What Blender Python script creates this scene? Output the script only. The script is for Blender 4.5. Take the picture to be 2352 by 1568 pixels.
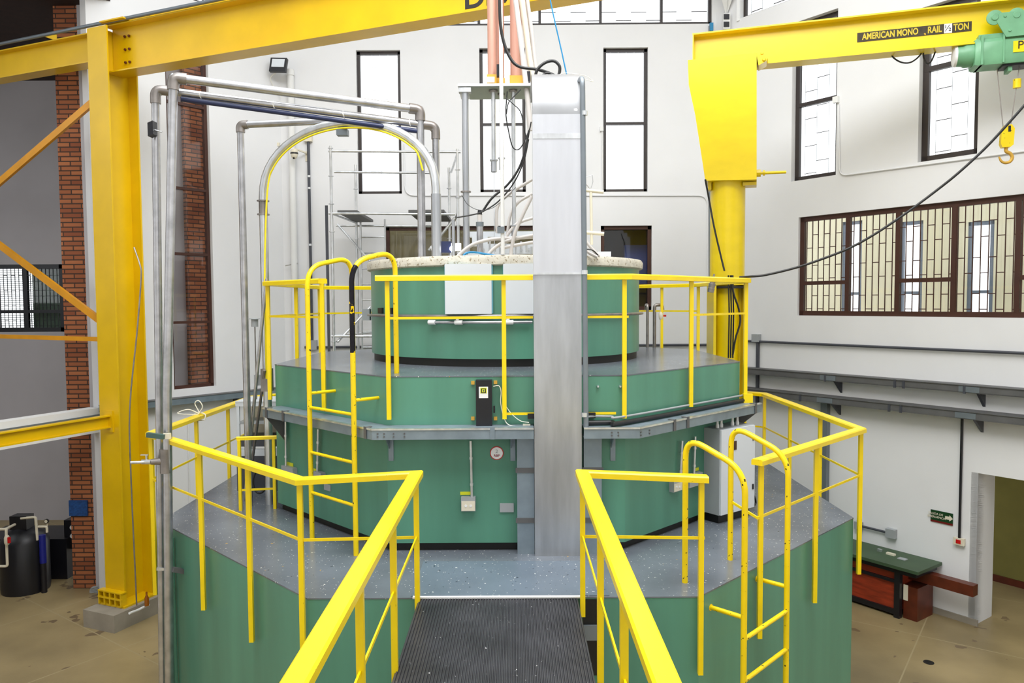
import bpy, bmesh, math, random
from mathutils import Vector as V, Matrix
random.seed(7)
for o in list(bpy.data.objects): bpy.data.objects.remove(o)
SC = bpy.context.scene
COL = SC.collection
# ------------------------------------------------------------ camera
FPX, PITCH, ROLL, YAW = 1761.7, .0505, -.0063, -.0037
CAMP = V((0, 0, 5.1))
f0 = V((math.sin(YAW), math.cos(YAW), 0)); r0 = V((math.cos(YAW), -math.sin(YAW), 0)); Z = V((0, 0, 1))
FW = f0*math.cos(PITCH)-Z*math.sin(PITCH); u_ = Z*math.cos(PITCH)+f0*math.sin(PITCH)
RT = r0*math.cos(ROLL)+u_*math.sin(ROLL); UP = u_*math.cos(ROLL)-r0*math.sin(ROLL)
cd = bpy.data.cameras.new('camera'); cam = bpy.data.objects.new('camera', cd); COL.objects.link(cam)
m = Matrix((RT, UP, -FW)).transposed().to_4x4(); m.translation = CAMP
cam.matrix_world = m
cd.sensor_width = 36; cd.lens = FPX/2352*36; cd.clip_end = 200; cd.clip_start = .05
SC.camera = cam
# ------------------------------------------------------------ light
w = bpy.data.worlds.new('sky'); SC.world = w; w.use_nodes = True
bg = w.node_tree.nodes['Background']; bg.inputs[0].default_value = (.93, .97, 1, 1); bg.inputs[1].default_value = 1.5
def area(name, loc, rot, sx, sy, e, col=(1, 1, 1)):
    l = bpy.data.lights.new(name, 'AREA'); l.shape = 'RECTANGLE'; l.size = sx; l.size_y = sy; l.energy = e; l.color = col
    o = bpy.data.objects.new(name, l); COL.objects.link(o); o.location = loc; o.rotation_euler = rot; return o
area('added_overhead_fill', (0.5, 4.6, 12.9), (0, 0, 0), 9, 7, 1000)  # added fill lamp, out of view, brightens the tank fronts from above
SC.view_settings.view_transform = 'Standard'; SC.view_settings.look = 'None'
SC.view_settings.exposure = 0.5; SC.view_settings.gamma = 1; SC.view_settings.use_curve_mapping = False
SC.cycles.max_bounces = 8; SC.cycles.diffuse_bounces = 3; SC.cycles.transparent_max_bounces = 12
# ------------------------------------------------------------ pixel rays into the place
def ray(px, py):
    return FW+RT*((px-1176)/FPX)+UP*((784-py)/FPX)
def at(px, py, Y):
    d = ray(px, py); return CAMP+d*(Y/d.y)
def atz(px, py, z):
    d = ray(px, py); return CAMP+d*((z-CAMP.z)/d.z)
def atw(px, py, pl, off=0):
    P, n = pl; d = ray(px, py); return CAMP+d*(((V(P)+V(n)*off-CAMP).dot(V(n)))/d.dot(V(n)))
# ------------------------------------------------------------ materials
MATS = {}
def srgb(r, g, b):
    f = lambda c: (c/255/12.92) if c/255 <= .04045 else ((c/255+.055)/1.055)**2.4
    return (f(r), f(g), f(b), 1)
def mat(name, col, rough=.5, metal=0, var=.06, scale=3, stretch=(1, 1, 1), bump=0, bscale=40, spots=None, coat=0):
    """spots: list of (colour, scale, threshold) flecks; var: brightness variation of the paint"""
    m = bpy.data.materials.new(name); m.use_nodes = True; nt = m.node_tree; N = nt.nodes; L = nt.links
    b = N['Principled BSDF']; b.inputs['Roughness'].default_value = rough; b.inputs['Metallic'].default_value = metal
    if coat: b.inputs['Coat Weight'].default_value = coat; b.inputs['Coat Roughness'].default_value = .15
    tc = N.new('ShaderNodeTexCoord'); mp = N.new('ShaderNodeMapping'); mp.inputs['Scale'].default_value = stretch
    L.new(tc.outputs['Object'], mp.inputs[0])
    no = N.new('ShaderNodeTexNoise'); no.inputs['Scale'].default_value = scale; no.inputs['Detail'].default_value = 6
    L.new(mp.outputs[0], no.inputs['Vector'])
    mr = N.new('ShaderNodeMapRange'); mr.inputs['From Min'].default_value = .3; mr.inputs['From Max'].default_value = .7
    mr.inputs['To Min'].default_value = 1-var; mr.inputs['To Max'].default_value = 1+var
    L.new(no.outputs['Fac'], mr.inputs['Value'])
    mx = N.new('ShaderNodeMix'); mx.data_type = 'RGBA'; mx.blend_type = 'MULTIPLY'; mx.inputs[0].default_value = 1
    mx.inputs[6].default_value = srgb(*col); L.new(mr.outputs[0], mx.inputs[7])
    out = mx.outputs[2]
    for (c, s, th) in (spots or []):
        v = N.new('ShaderNodeTexNoise'); v.inputs['Scale'].default_value = s; v.inputs['Detail'].default_value = 3
        L.new(tc.outputs['Object'], v.inputs['Vector'])
        st = N.new('ShaderNodeMath'); st.operation = 'GREATER_THAN'; st.inputs[1].default_value = th; L.new(v.outputs['Fac'], st.inputs[0])
        m2 = N.new('ShaderNodeMix'); m2.data_type = 'RGBA'; L.new(st.outputs[0], m2.inputs[0]); L.new(out, m2.inputs[6]); m2.inputs[7].default_value = srgb(*c)
        out = m2.outputs[2]
    L.new(out, b.inputs['Base Color'])
    if bump:
        bn = N.new('ShaderNodeTexNoise'); bn.inputs['Scale'].default_value = bscale; L.new(tc.outputs['Object'], bn.inputs['Vector'])
        bu = N.new('ShaderNodeBump'); bu.inputs['Strength'].default_value = bump; bu.inputs['Distance'].default_value = .01
        L.new(bn.outputs['Fac'], bu.inputs['Height']); L.new(bu.outputs[0], b.inputs['Normal'])
    MATS[name] = m; return m
M_wall = mat('white_plaster', (232, 232, 233), .8, var=.02, scale=1.2, bump=.05)
M_white = mat('white_trim', (232, 232, 230), .6, var=.02)
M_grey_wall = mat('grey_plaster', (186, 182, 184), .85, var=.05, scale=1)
M_floor = mat('worn_concrete', (152, 134, 96), .4, var=.26, scale=.8, bump=.1, bscale=30, spots=[((116, 98, 72), 2.2, .67)])
def _joints():
    N = M_floor.node_tree.nodes; L = M_floor.node_tree.links; b = N['Principled BSDF']; src = b.inputs['Base Color'].links[0].from_socket
    tc = N.new('ShaderNodeTexCoord'); mp = N.new('ShaderNodeMapping'); mp.inputs['Rotation'].default_value = (0, 0, .62); L.new(tc.outputs['Object'], mp.inputs[0])
    br = N.new('ShaderNodeTexBrick'); br.offset = 0; L.new(mp.outputs[0], br.inputs['Vector']); br.inputs['Scale'].default_value = 1
    br.inputs['Brick Width'].default_value = 2.4; br.inputs['Row Height'].default_value = 2.4; br.inputs['Mortar Size'].default_value = .012; br.inputs['Mortar Smooth'].default_value = .4
    mx = N.new('ShaderNodeMix'); mx.data_type = 'RGBA'; L.new(br.outputs['Fac'], mx.inputs[0]); L.new(src, mx.inputs[6]); mx.inputs[7].default_value = srgb(166, 150, 114); L.new(mx.outputs[2], b.inputs['Base Color'])
_joints()
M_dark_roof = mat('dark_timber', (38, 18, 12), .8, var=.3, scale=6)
M_green = mat('green_paint', (83, 140, 117), .4, var=.18, scale=2.2, stretch=(1, 1, .12), bump=.02, coat=.15)
M_deck = mat('grey_floor_paint', (104, 110, 118), .24, var=.22, scale=1.3, spots=[((222, 222, 216), 44, .70), ((40, 42, 50), 30, .735), ((190, 150, 60), 17, .75)], bump=.05, bscale=7)
M_deck2 = mat('blue_grey_plate', (100, 112, 124), .32, var=.10, scale=2, spots=[((230, 230, 226), 38, .70), ((24, 28, 44), 24, .70)])
M_black = mat('black_skirting', (12, 11, 10), .5, var=.3, scale=8)
M_yellow = mat('yellow_paint', (246, 214, 0), .34, var=.05, scale=5, coat=.08, spots=[((90, 62, 12), 40, .74)])
M_yelworn = mat('yellow_chipped_paint', (246, 212, 0), .36, var=.06, scale=5, spots=[((40, 30, 18), 30, .68)])
M_bare = mat('bare_dark_steel', (30, 28, 34), .25, metal=.6, var=.4, scale=14, spots=[((245, 205, 0), 12, .62)])
M_yelbeam = mat('yellow_gantry_paint', (222, 180, 0), .36, var=.08, scale=1.6, coat=.08)
M_orange = mat('orange_yellow_paint', (214, 146, 14), .4, var=.1)
M_yeljib = mat('yellow_crane_paint', (236, 206, 0), .34, var=.06, scale=2, stretch=(1, 1, 2.5), bump=.12, bscale=5, coat=.12)
M_steel = mat('galvanised_steel', (214, 217, 220), .3, metal=.85, var=.2, scale=9, stretch=(1, 1, .5))
M_pipe = mat('weathered_pipe', (184, 184, 187), .3, metal=.88, var=.2, scale=7)
M_pipe2 = mat('brown_grey_pipe', (146, 140, 136), .35, metal=.7, var=.2, scale=7)
M_alu = mat('brushed_aluminium', (182, 185, 190), .36, metal=.8, var=.14, scale=2.5, stretch=(4, 4, .6), spots=[((240, 240, 240), 22, .79)])
M_tray = mat('zinc_sheet', (136, 150, 160), .45, metal=.45, var=.14, scale=5)
M_darktray = mat('dusty_grey_sheet', (98, 98, 98), .6, metal=.2, var=.12, scale=5)
M_conc = mat('speckled_concrete', (205, 200, 186), .85, var=.14, scale=9, bump=.3, spots=[((150, 138, 114), 34, .62)])
M_foot = mat('grey_concrete', (150, 142, 128), .85, var=.1, scale=4)
M_brown = mat('dark_brown_steel', (66, 34, 22), .5, var=.15)
M_dkframe = mat('dark_bronze_frame', (48, 40, 38), .45, var=.1)
M_blackp = mat('black_plastic', (20, 20, 26), .4, var=.1)
M_rubber = mat('black_rubber', (24, 24, 25), .45, var=.2, scale=10)
M_dkbox = mat('dark_grey_steel', (68, 70, 78), .45, var=.08)
M_ltgrey = mat('light_grey_enamel', (214, 219, 224), .35, var=.02)
M_grey = mat('mid_grey_enamel', (160, 164, 166), .45, var=.05)
M_grey2 = mat('pipe_grey', (120, 128, 134), .4, var=.1, metal=.3)
M_blue = mat('blue_hose', (20, 130, 180), .4)
M_navy = mat('navy_pipe', (36, 46, 84), .35, var=.1)
M_ylw_cable = mat('yellow_cable', (238, 216, 20), .45)
M_cream = mat('cream_plastic', (226, 218, 196), .45, var=.03)
M_hose = mat('clear_grey_hose', (205, 200, 196), .3, var=.08)
M_copper = mat('pale_copper', (206, 156, 138), .4, metal=.3, var=.08, scale=6, stretch=(6, 6, .4))
M_brass = mat('yellow_brass', (216, 170, 70), .4, metal=.3, var=.1)
M_hoist = mat('pale_green_enamel', (112, 168, 128), .4, var=.12, scale=5, spots=[((58, 80, 60), 16, .74)])
M_greytable = mat('sage_grey_panel', (140, 150, 140), .6, var=.05)
M_red = mat('red_plastic', (200, 20, 20), .4)
M_wood = mat('red_brown_wood', (150, 52, 24), .5, var=.35, scale=3, stretch=(1, 1, 7))
M_darkwood = mat('dark_varnished_wood', (90, 36, 18), .4, var=.3, scale=5)
M_benchtop = mat('dark_green_top', (60, 82, 56), .55, var=.15)
M_signgreen = mat('dark_green_sign', (14, 60, 24), .5)
M_signblue = mat('mottled_blue_panel', (24, 70, 130), .5, var=.35, scale=30)
M_olive = mat('olive_curtain', (138, 128, 92), .9, var=.12, scale=5, stretch=(5, 1, .3))
M_cream_wall = mat('cream_plaster', (246, 240, 210), .8, var=.03)
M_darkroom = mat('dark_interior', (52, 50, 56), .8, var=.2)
M_blind_dark = mat('grey_green_blind_and_dark_panel', (70, 92, 74), .7, var=.15, scale=8)
M_dull_green = mat('dull_green_steel', (66, 92, 86), .45)
M_ink = mat('black_ink', (24, 20, 16), .5)
M_redink = mat('dark_red_ink', (150, 40, 60), .5)
M_lime = mat('yellow_green_mark', (214, 218, 40), .5)
M_paper = mat('white_label', (238, 238, 236), .5, var=.01)
M_gold = mat('faded_gold_letters', (204, 182, 40), .5, var=.1)
M_mud = mat('yellow_green_plaster', (128, 122, 62), .85, var=.08)
M_rope = mat('white_rope', (236, 232, 216), .7)

def brick_mat():
    m = bpy.data.materials.new('red_brick'); m.use_nodes = True; N = m.node_tree.nodes; L = m.node_tree.links
    b = N['Principled BSDF']; b.inputs['Roughness'].default_value = .8
    tc = N.new('ShaderNodeTexCoord'); sp = N.new('ShaderNodeSeparateXYZ'); cb = N.new('ShaderNodeCombineXYZ'); ad = N.new('ShaderNodeMath'); ad.operation = 'ADD'
    L.new(tc.outputs['Object'], sp.inputs[0]); L.new(sp.outputs[0], ad.inputs[0]); L.new(sp.outputs[1], ad.inputs[1]); L.new(ad.outputs[0], cb.inputs[0]); L.new(sp.outputs[2], cb.inputs[1])
    br = N.new('ShaderNodeTexBrick'); L.new(cb.outputs[0], br.inputs['Vector'])
    br.inputs['Color1'].default_value = srgb(176, 108, 66); br.inputs['Color2'].default_value = srgb(134, 72, 42); br.inputs['Mortar'].default_value = srgb(66, 44, 32)
    br.inputs['Scale'].default_value = 1; br.inputs['Brick Width'].default_value = .34; br.inputs['Row Height'].default_value = .082; br.inputs['Mortar Size'].default_value = .011
    L.new(br.outputs['Color'], b.inputs['Base Color'])
    bu = N.new('ShaderNodeBump'); bu.inputs['Strength'].default_value = .6; bu.inputs['Distance'].default_value = .02; bu.invert = True
    L.new(br.outputs['Fac'], bu.inputs['Height']); L.new(bu.outputs[0], b.inputs['Normal'])
    return m
M_brick = brick_mat()
def mat_ribs(): return mat('ribbed_black_rubber', (58, 58, 62), .38, var=.35, scale=2.5, spots=[((225, 225, 225), 36, .735)])
M_glass = bpy.data.materials.new('window_glass'); M_glass.use_nodes = True
def _g():
    nt = M_glass.node_tree; N = nt.nodes; L = nt.links; N.clear()
    o = N.new('ShaderNodeOutputMaterial'); t = N.new('ShaderNodeBsdfTransparent'); g = N.new('ShaderNodeBsdfGlossy'); g.inputs['Roughness'].default_value = .03
    fr = N.new('ShaderNodeFresnel'); fr.inputs[0].default_value = 1.45; mx = N.new('ShaderNodeMixShader')
    L.new(fr.outputs[0], mx.inputs[0]); L.new(t.outputs[0], mx.inputs[1]); L.new(g.outputs[0], mx.inputs[2]); L.new(mx.outputs[0], o.inputs[0])
_g()
M_glow = bpy.data.materials.new('lamp_light'); M_glow.use_nodes = True
M_glow.node_tree.nodes['Principled BSDF'].inputs['Emission Color'].default_value = (1, 1, 1, 1)
M_glow.node_tree.nodes['Principled BSDF'].inputs['Emission Strength'].default_value = 6

# ------------------------------------------------------------ mesh building
WL = {}
class MB:
    def __init__(s): s.bm = bmesh.new()
    def hexa(s, c):  # 8 corners: bottom 4 ccw, top 4
        v = [s.bm.verts.new(p) for p in c]
        for f in ((3, 2, 1, 0), (4, 5, 6, 7), (0, 1, 5, 4), (1, 2, 6, 5), (2, 3, 7, 6), (3, 0, 4, 7)):
            s.bm.faces.new([v[i] for i in f])
        return s
    def box(s, c, size, ax=V((1, 0, 0)), ay=None, az=Z):
        c = V(c); ax = V(ax).normalized(); az = V(az).normalized(); ay = V(ay).normalized() if ay else az.cross(ax).normalized()
        x, y, z = ax*size[0]/2, ay*size[1]/2, az*size[2]/2
        return s.hexa([c-x-y-z, c+x-y-z, c+x+y-z, c-x+y-z, c-x-y+z, c+x-y+z, c+x+y+z, c-x+y+z])
    def bar(s, a, b, w, h, up=Z):
        a = V(a); b = V(b); d = (b-a); L = d.length; d.normalize()
        up = V(up)
        if abs(d.dot(up)) > .98: up = V((0, 1, 0))
        side = d.cross(up).normalized(); u = side.cross(d).normalized()
        return s.box((a+b)/2, (L, w, h), d, side, u)
    def sweep(s, pts, prof, closed=False):
        pts = [V(p) for p in pts]; n = len(pts); rings = []
        for i, p in enumerate(pts):
            if closed: d0 = (p-pts[i-1]).normalized(); d1 = (pts[(i+1) % n]-p).normalized()
            else:
                d0 = (p-pts[i-1]).normalized() if i else (pts[1]-p).normalized()
                d1 = (pts[i+1]-p).normalized() if i < n-1 else d0
            t = (d0+d1).normalized(); sd = t.cross(Z).normalized(); k = 1/max(.3, t.dot(d1))
            rings.append([s.bm.verts.new(p+sd*(a*k)+Z*b) for a, b in prof])
        m = len(prof)
        for i in range(n if closed else n-1):
            A, B = rings[i], rings[(i+1) % n]
            for j in range(m): s.bm.faces.new((A[j], A[(j+1) % m], B[(j+1) % m], B[j]))
        if not closed:
            s.bm.faces.new(rings[0][::-1]); s.bm.faces.new(rings[-1])
        return s
    def tube(s, pts, r, n=10, cap=True):
        pts = [V(p) for p in pts]; N = len(pts); rings = []
        rr = r if isinstance(r, (list, tuple)) else [r]*N
        t0 = (pts[1]-pts[0]).normalized(); ref = Z if abs(t0.z) < .9 else V((1, 0, 0)); u = t0.cross(ref).normalized()
        for i, p in enumerate(pts):
            a = (pts[i]-pts[i-1]).normalized() if i else t0
            b = (pts[i+1]-pts[i]).normalized() if i < N-1 else a
            t = (a+b); t = t.normalized() if t.length > 1e-6 else a
            u = (u-t*u.dot(t)); u = u.normalized() if u.length > 1e-6 else t.orthogonal().normalized()
            v = t.cross(u)
            rings.append([s.bm.verts.new(p+(u*math.cos(2*math.pi*k/n)+v*math.sin(2*math.pi*k/n))*rr[i]) for k in range(n)])
        for i in range(N-1):
            for k in range(n): s.bm.faces.new((rings[i][k], rings[i][(k+1) % n], rings[i+1][(k+1) % n], rings[i+1][k]))
        if cap: s.bm.faces.new(rings[0][::-1]); s.bm.faces.new(rings[-1])
        return s
    def cyl(s, a, b, r, n=20, r2=None): return s.tube([a, b], [r, r if r2 is None else r2], n)
    def lathe(s, c, prof, n=32, axis=Z):
        c = V(c); axis = V(axis).normalized(); u = axis.orthogonal().normalized(); v = axis.cross(u); rings = []
        for r, h in prof: rings.append([s.bm.verts.new(c+axis*h+(u*math.cos(2*math.pi*k/n)+v*math.sin(2*math.pi*k/n))*max(r, 1e-4)) for k in range(n)])
        for i in range(len(rings)-1):
            for k in range(n): s.bm.faces.new((rings[i][k], rings[i][(k+1) % n], rings[i+1][(k+1) % n], rings[i+1][k]))
        s.bm.faces.new(rings[0][::-1]); s.bm.faces.new(rings[-1]); return s
    def prism(s, poly, z0, z1):
        a = [s.bm.verts.new((x, y, z0)) for x, y in poly]; b = [s.bm.verts.new((x, y, z1)) for x, y in poly]; n = len(poly)
        s.bm.faces.new(a[::-1]); s.bm.faces.new(b)
        for i in range(n): s.bm.faces.new((a[i], a[(i+1) % n], b[(i+1) % n], b[i]))
        return s
    def slab(s, P, th):  # polygon of 3D points extruded by vector th
        a = [s.bm.verts.new(V(p)) for p in P]; b = [s.bm.verts.new(V(p)+V(th)) for p in P]; n = len(P)
        s.bm.faces.new(a[::-1]); s.bm.faces.new(b)
        for i in range(n): s.bm.faces.new((a[i], a[(i+1) % n], b[(i+1) % n], b[i]))
        return s
    def wbox(s, pl, x0, y0, x1, y1, d0, d1):  # box on a vertical plane covering a pixel rectangle
        n = V(pl[1]); sd = Z.cross(n).normalized(); ym = (y0+y1)/2; xm = (x0+x1)/2
        a = atw(x0, ym, pl, d1); b = atw(x1, ym, pl, d1); t = atw(xm, y0, pl, d1); bt = atw(xm, y1, pl, d1)
        wd = (b-a).dot(sd); h = t.z-bt.z; c = (a+b)/2; c.z = (t.z+bt.z)/2; c = c-n*(d1-d0)/2
        return s.box(c, (wd, d1-d0, h), sd, -n, Z)
    def build(s, name, mt, parent=None, bevel=0, label=None):
        bm = s.bm
        if bevel:
            bmesh.ops.bevel(bm, geom=[e for e in bm.edges if len(e.link_faces) == 2 and e.calc_face_angle(0) > .5], offset=bevel, segments=2, affect='EDGES', clamp_overlap=True)
        bmesh.ops.recalc_face_normals(bm, faces=bm.faces)
        xs = [v.co for v in bm.verts]
        o3 = V(((min(v.x for v in xs)+max(v.x for v in xs))/2, (min(v.y for v in xs)+max(v.y for v in xs))/2, min(v.z for v in xs)))
        for v in bm.verts: v.co -= o3
        me = bpy.data.meshes.new(name); bm.to_mesh(me); bm.free()
        for p in me.polygons: p.use_smooth = True
        me.set_sharp_from_angle(angle=math.radians(38))
        me.materials.append(mt)
        o = bpy.data.objects.new(name, me); COL.objects.link(o); WL[o.name] = o3
        if parent: o.parent = parent; o.location = o3-WL[parent.name]
        else: o.location = o3
        if label: o['label'] = label
        return o
def thing(name, label, cat, loc, group=None):
    o = bpy.data.objects.new(name, None); COL.objects.link(o); o.location = V(loc); WL[o.name] = V(loc); o.empty_display_size = .1
    o['label'] = label; o['category'] = cat
    if group: o['group'] = group
    return o
def tag(o, label, cat, group=None):
    o['label'] = label; o['category'] = cat
    if group: o['group'] = group
    return o
def struct(o): o['kind'] = 'structure'; return o
def sthing(name, loc):
    o = bpy.data.objects.new(name, None); COL.objects.link(o); o.location = V(loc); WL[o.name] = V(loc); o['kind'] = 'structure'; return o
def smooth(P, k=6):
    P = [V(p) for p in P]; out = []
    Q = [P[0]*2-P[1]]+P+[P[-1]*2-P[-2]]
    for i in range(1, len(Q)-2):
        for j in range(k):
            t = j/k; a, b, c, d = Q[i-1:i+3]
            out.append(.5*((2*b)+(c-a)*t+(2*a-5*b+4*c-d)*t*t+(3*b-a-3*c+d)*t**3))
    return out+[P[-1]]
def fillet(P, r, k=6):
    P = [V(p) for p in P]; out = [P[0]]
    for i in range(1, len(P)-1):
        a = (P[i-1]-P[i]); b = (P[i+1]-P[i]); ra = min(r, a.length*.48, b.length*.48); a = P[i]+a.normalized()*ra; b = P[i]+b.normalized()*ra
        for j in range(k+1):
            t = j/k; out.append(a*(1-t)**2+P[i]*2*t*(1-t)+b*t*t)
    return out+[P[-1]]
def text(s, c, size, sd, n, mt, name, parent, depth=.004, up=Z, xs=1, bold=0):
    cu = bpy.data.curves.new(name, 'FONT'); cu.body = s; cu.size = size; cu.extrude = depth/2; cu.offset = bold; cu.align_x = 'CENTER'; cu.align_y = 'CENTER'
    t = bpy.data.objects.new('tmp', cu); COL.objects.link(t); bpy.context.view_layer.update()
    me = bpy.data.meshes.new_from_object(t.evaluated_get(bpy.context.evaluated_depsgraph_get())); bpy.data.objects.remove(t)
    M = Matrix((V(sd)*xs, V(up), V(n))).transposed(); me.transform(M.to_4x4()); me.materials.clear(); me.materials.append(mt); me.name = name
    o = bpy.data.objects.new(name, me); COL.objects.link(o); WL[o.name] = V(c)
    if parent: o.parent = parent; o.location = V(c)-WL[parent.name]
    else: o.location = V(c)
    return o
def octo(a, s, c):
    x, y = c; return [(x-s, y-a), (x+s, y-a), (x+a, y-s), (x+a, y+s), (x+s, y+a), (x-s, y+a), (x-a, y+s), (x-a, y-s)]
R2 = math.sqrt(.5)
# ------------------------------------------------------------ key dimensions
T1 = (-.115, 10.413); A1, S1 = 4.0057, 1.667; Z1 = 2.6
T2 = (-.095, 10.428); A2, S2 = 2.806, 1.192; Z2 = 4.3755
DC = (-.125, 10.42)
YB = 16.0
CRn = V((4.15, YB, 0)); dR = V((.5878, -.809, 0)); nR = V((-.809, -.5878, 0))
CLn = V((-4.80, YB, 0)); dL = V((-.629, -.777, 0)); nL = V((.777, -.629, 0))
PB = (V((0, YB, 0)), V((0, -1, 0))); PR = (CRn, nR); PL = (CLn, nL)
EL = CLn+dL*3.75
# ------------------------------------------------------------ the setting
def wall(name, P0, d, n, L, z0, z1, holes, mt=M_wall, th=.22):
    ss = sorted(set([0, L]+[h[0] for h in holes]+[h[1] for h in holes])); ss = [x for x in ss if 0 <= x <= L]
    m = MB(); P0 = V(P0)
    for i in range(len(ss)-1):
        a, b = ss[i], ss[i+1]
        cuts = sorted([(h[2], h[3]) for h in holes if h[0] <= a+1e-6 and h[1] >= b-1e-6]); z = z0; segs = []
        for c in cuts:
            if c[0] > z: segs.append((z, c[0]))
            z = c[1]
        if z < z1: segs.append((z, z1))
        for (za, zb) in segs:
            c = P0+V(d)*((a+b)/2)-V(n)*(th/2); c.z = (za+zb)/2
            m.box(c, (b-a, th, zb-za), d, -V(n), Z)
    return struct(m.build(name, mt))
def spos(px, py, pl, P0, d):
    p = atw(px, py, pl); return (p-V(P0)).dot(V(d)), p.z
def hole(px0, py0, px1, py1, pl, P0, d):
    ym = (py0+py1)/2
    a = spos(px0, ym, pl, P0, d)[0]; b = spos(px1, ym, pl, P0, d)[0]
    if a > b: a, b = b, a
    return [a, b, spos((px0+px1)/2, py1, pl, P0, d)[1], spos((px0+px1)/2, py0, pl, P0, d)[1]]
struct(MB().box((0, 7, -.1), (44, 34, .2)).build('floor', M_floor))
XB0 = CLn.x
dB = V((1, 0, 0)); P0B = CLn
hw = [hole(820, 115, 921, 445, PB, P0B, dB), hole(1102, 110, 1207, 441, PB, P0B, dB), hole(1386, 109, 1488, 440, PB, P0B, dB)]
hlow = [hole(886, 519, 1238, 712, PB, P0B, dB), hole(1380, 518, 1497, 712, PB, P0B, dB)]
LB = CRn.x-CLn.x
ZTOP = 13.0
zc = spos(1300, 57, PB, P0B, dB)[1]
clere = [.5, LB-.08, zc, ZTOP-.6]
wall('wall_back', P0B, dB, (0, -1, 0), LB, 0, ZTOP, hw+hlow+[clere])
hrA = hole(1819, 60, 1922, 409, PR, CRn, dR); hrA[3] = spos(1900, 27, PR, CRn, dR)[1]
hrB = hole(2112, -50, 2249, 362, PR, CRn, dR)
def long_hole(): 
    a = spos(1833, 610, PR, CRn, dR)[0]; b = spos(2640, 610, PR, CRn, dR)[0]
    return [a, b, spos(2000, 726, PR, CRn, dR)[1], spos(1836, 499, PR, CRn, dR)[1]]
hrL = long_hole()
def door_hole():
    a = spos(2243, 1250, PR, CRn, dR)[0]; return [a, a+2.6, -.01, spos(2246, 1086, PR, CRn, dR)[1]]
hrD = door_hole()
hrC = [spos(1700, 40, PR, CRn, dR)[0], hrA[0]+3, spos(1712, 38, PR, CRn, dR)[1], ZTOP-.5]
def no_overlap(h, o): return h
hrB[3] = min(hrB[3], ZTOP-3.2)
hrC[2] = max(hrC[2], hrA[3]+.35)
wall('wall_right', CRn, dR, nR, 19.5, 0, ZTOP, [hrA, hrB, hrL, hrD, hrC])
hl = hole(388, 60, 486, 892, PL, CLn, dL); hl[3] = spos(400, 36, PL, CLn, dL)[1]
hlC = [.5, 2.4, spos(500, 18, PL, CLn, dL)[1], ZTOP-.4]
wall('wall_left', CLn, dL, nL, 3.75, 0, ZTOP, [hl, hlC])
# facet towards the camera on the left: a spandrel band over an open bay
d3 = V((-.38, -.925, 0)).normalized(); n3 = V((.925, -.38, 0)).normalized(); P3 = (EL, n3)
zs0 = atw(120, 1012, P3).z; zs1 = atw(120, 952, P3).z
m = MB(); c = EL+d3*2.2-n3*.12; c.z = (zs0+zs1)/2
m.box(c, (4.4, .24, zs1-zs0), d3, -n3, Z); struct(m.build('wall_spandrel', M_white))
m = MB(); c = EL+d3*2.2+n3*.012; c.z = zs1-.13; m.box(c, (4.4, .02, .045), d3, -n3, Z); struct(m.build('trim_1', M_grey2))
m = MB(); c = EL+d3*8.4-n3*.12; c.z = ZTOP/2; m.box(c, (8, .24, ZTOP), d3, -n3, Z); struct(m.build('wall_near_left', M_wall))
# brick pier with white jamb at the bay
m = MB(); a = at(142, 600, 13.58); b = at(197, 600, 13.58); m.box(((a.x+b.x)/2, 13.75, 5.15), (b.x-a.x, .34, 10.3)); struct(m.build('wall_brick_pier', M_brick))
m = MB(); b2 = at(232, 600, 13.55); m.box(((b.x+b2.x)/2+.004, 13.73, 5.15), (b2.x-b.x, .36, 10.3)); struct(m.build('wall_pier_jamb', M_grey_wall))
# room seen through the left bay
Yf = 18.0
wL = [at(0, 680, Yf).x-.15, at(146, 680, Yf).x, at(70, 762, Yf).z, at(70, 607, Yf).z]
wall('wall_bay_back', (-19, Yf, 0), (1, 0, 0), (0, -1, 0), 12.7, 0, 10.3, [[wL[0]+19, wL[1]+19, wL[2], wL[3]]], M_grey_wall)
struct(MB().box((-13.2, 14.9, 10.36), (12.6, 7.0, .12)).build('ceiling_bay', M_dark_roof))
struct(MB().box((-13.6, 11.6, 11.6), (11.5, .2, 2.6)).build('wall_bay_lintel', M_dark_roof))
struct(MB().box((-19.1, 13, 5), (.2, 12, 10)).build('wall_bay_side', M_grey_wall)); struct(MB().box((-14.2, 8.2, 2.6), (10.4, .2, 5.2)).build('wall_bay_added_shade', M_grey_wall))  # the near wall is unseen, added half-height to darken the bay
# walls behind the viewer and the roof ring, left open overhead to let sky light in
pe = CRn+dR*19.5; pl2 = EL+d3*12.4
m = MB(); m.box(((pe.x+pl2.x)/2, -3.2, ZTOP/2), (pe.x-pl2.x+8, .25, ZTOP)); struct(m.build('wall_front', M_wall))
m = MB()
m.box((0, 14.9, ZTOP+.1), (12.5, 2.6, .2)); m.box((9.6, 6.5, ZTOP+.1), (7, 19, .2)); m.box((-11.2, 6, ZTOP+.1), (9, 18.4, .2)); m.box((0, -1.6, ZTOP+.1), (28, 3, .2))
struct(m.build('ceiling', M_white))
# folded white roof rib over the right corner
p = atw(1668, 38, PR, .02)
m = MB(); top = V((p.x-.9, p.y+.5, ZTOP)); 
for (ax, bx) in ((-.95, -.25), (-.25, .5)):
    q0 = V((p.x+ax, p.y-.9, ZTOP-.02)); q1 = V((p.x+bx, p.y-1.6, ZTOP-.02))
    vs = [m.bm.verts.new(v) for v in (p, q0, q1, V((p.x+.3, p.y+.1, ZTOP-.02)))]
    for f in ((0, 1, 2), (0, 2, 3), (0, 3, 1), (1, 3, 2)):
        m.bm.faces.new([vs[i] for i in f])
struct(m.build('ceiling_rib', M_white))

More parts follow.
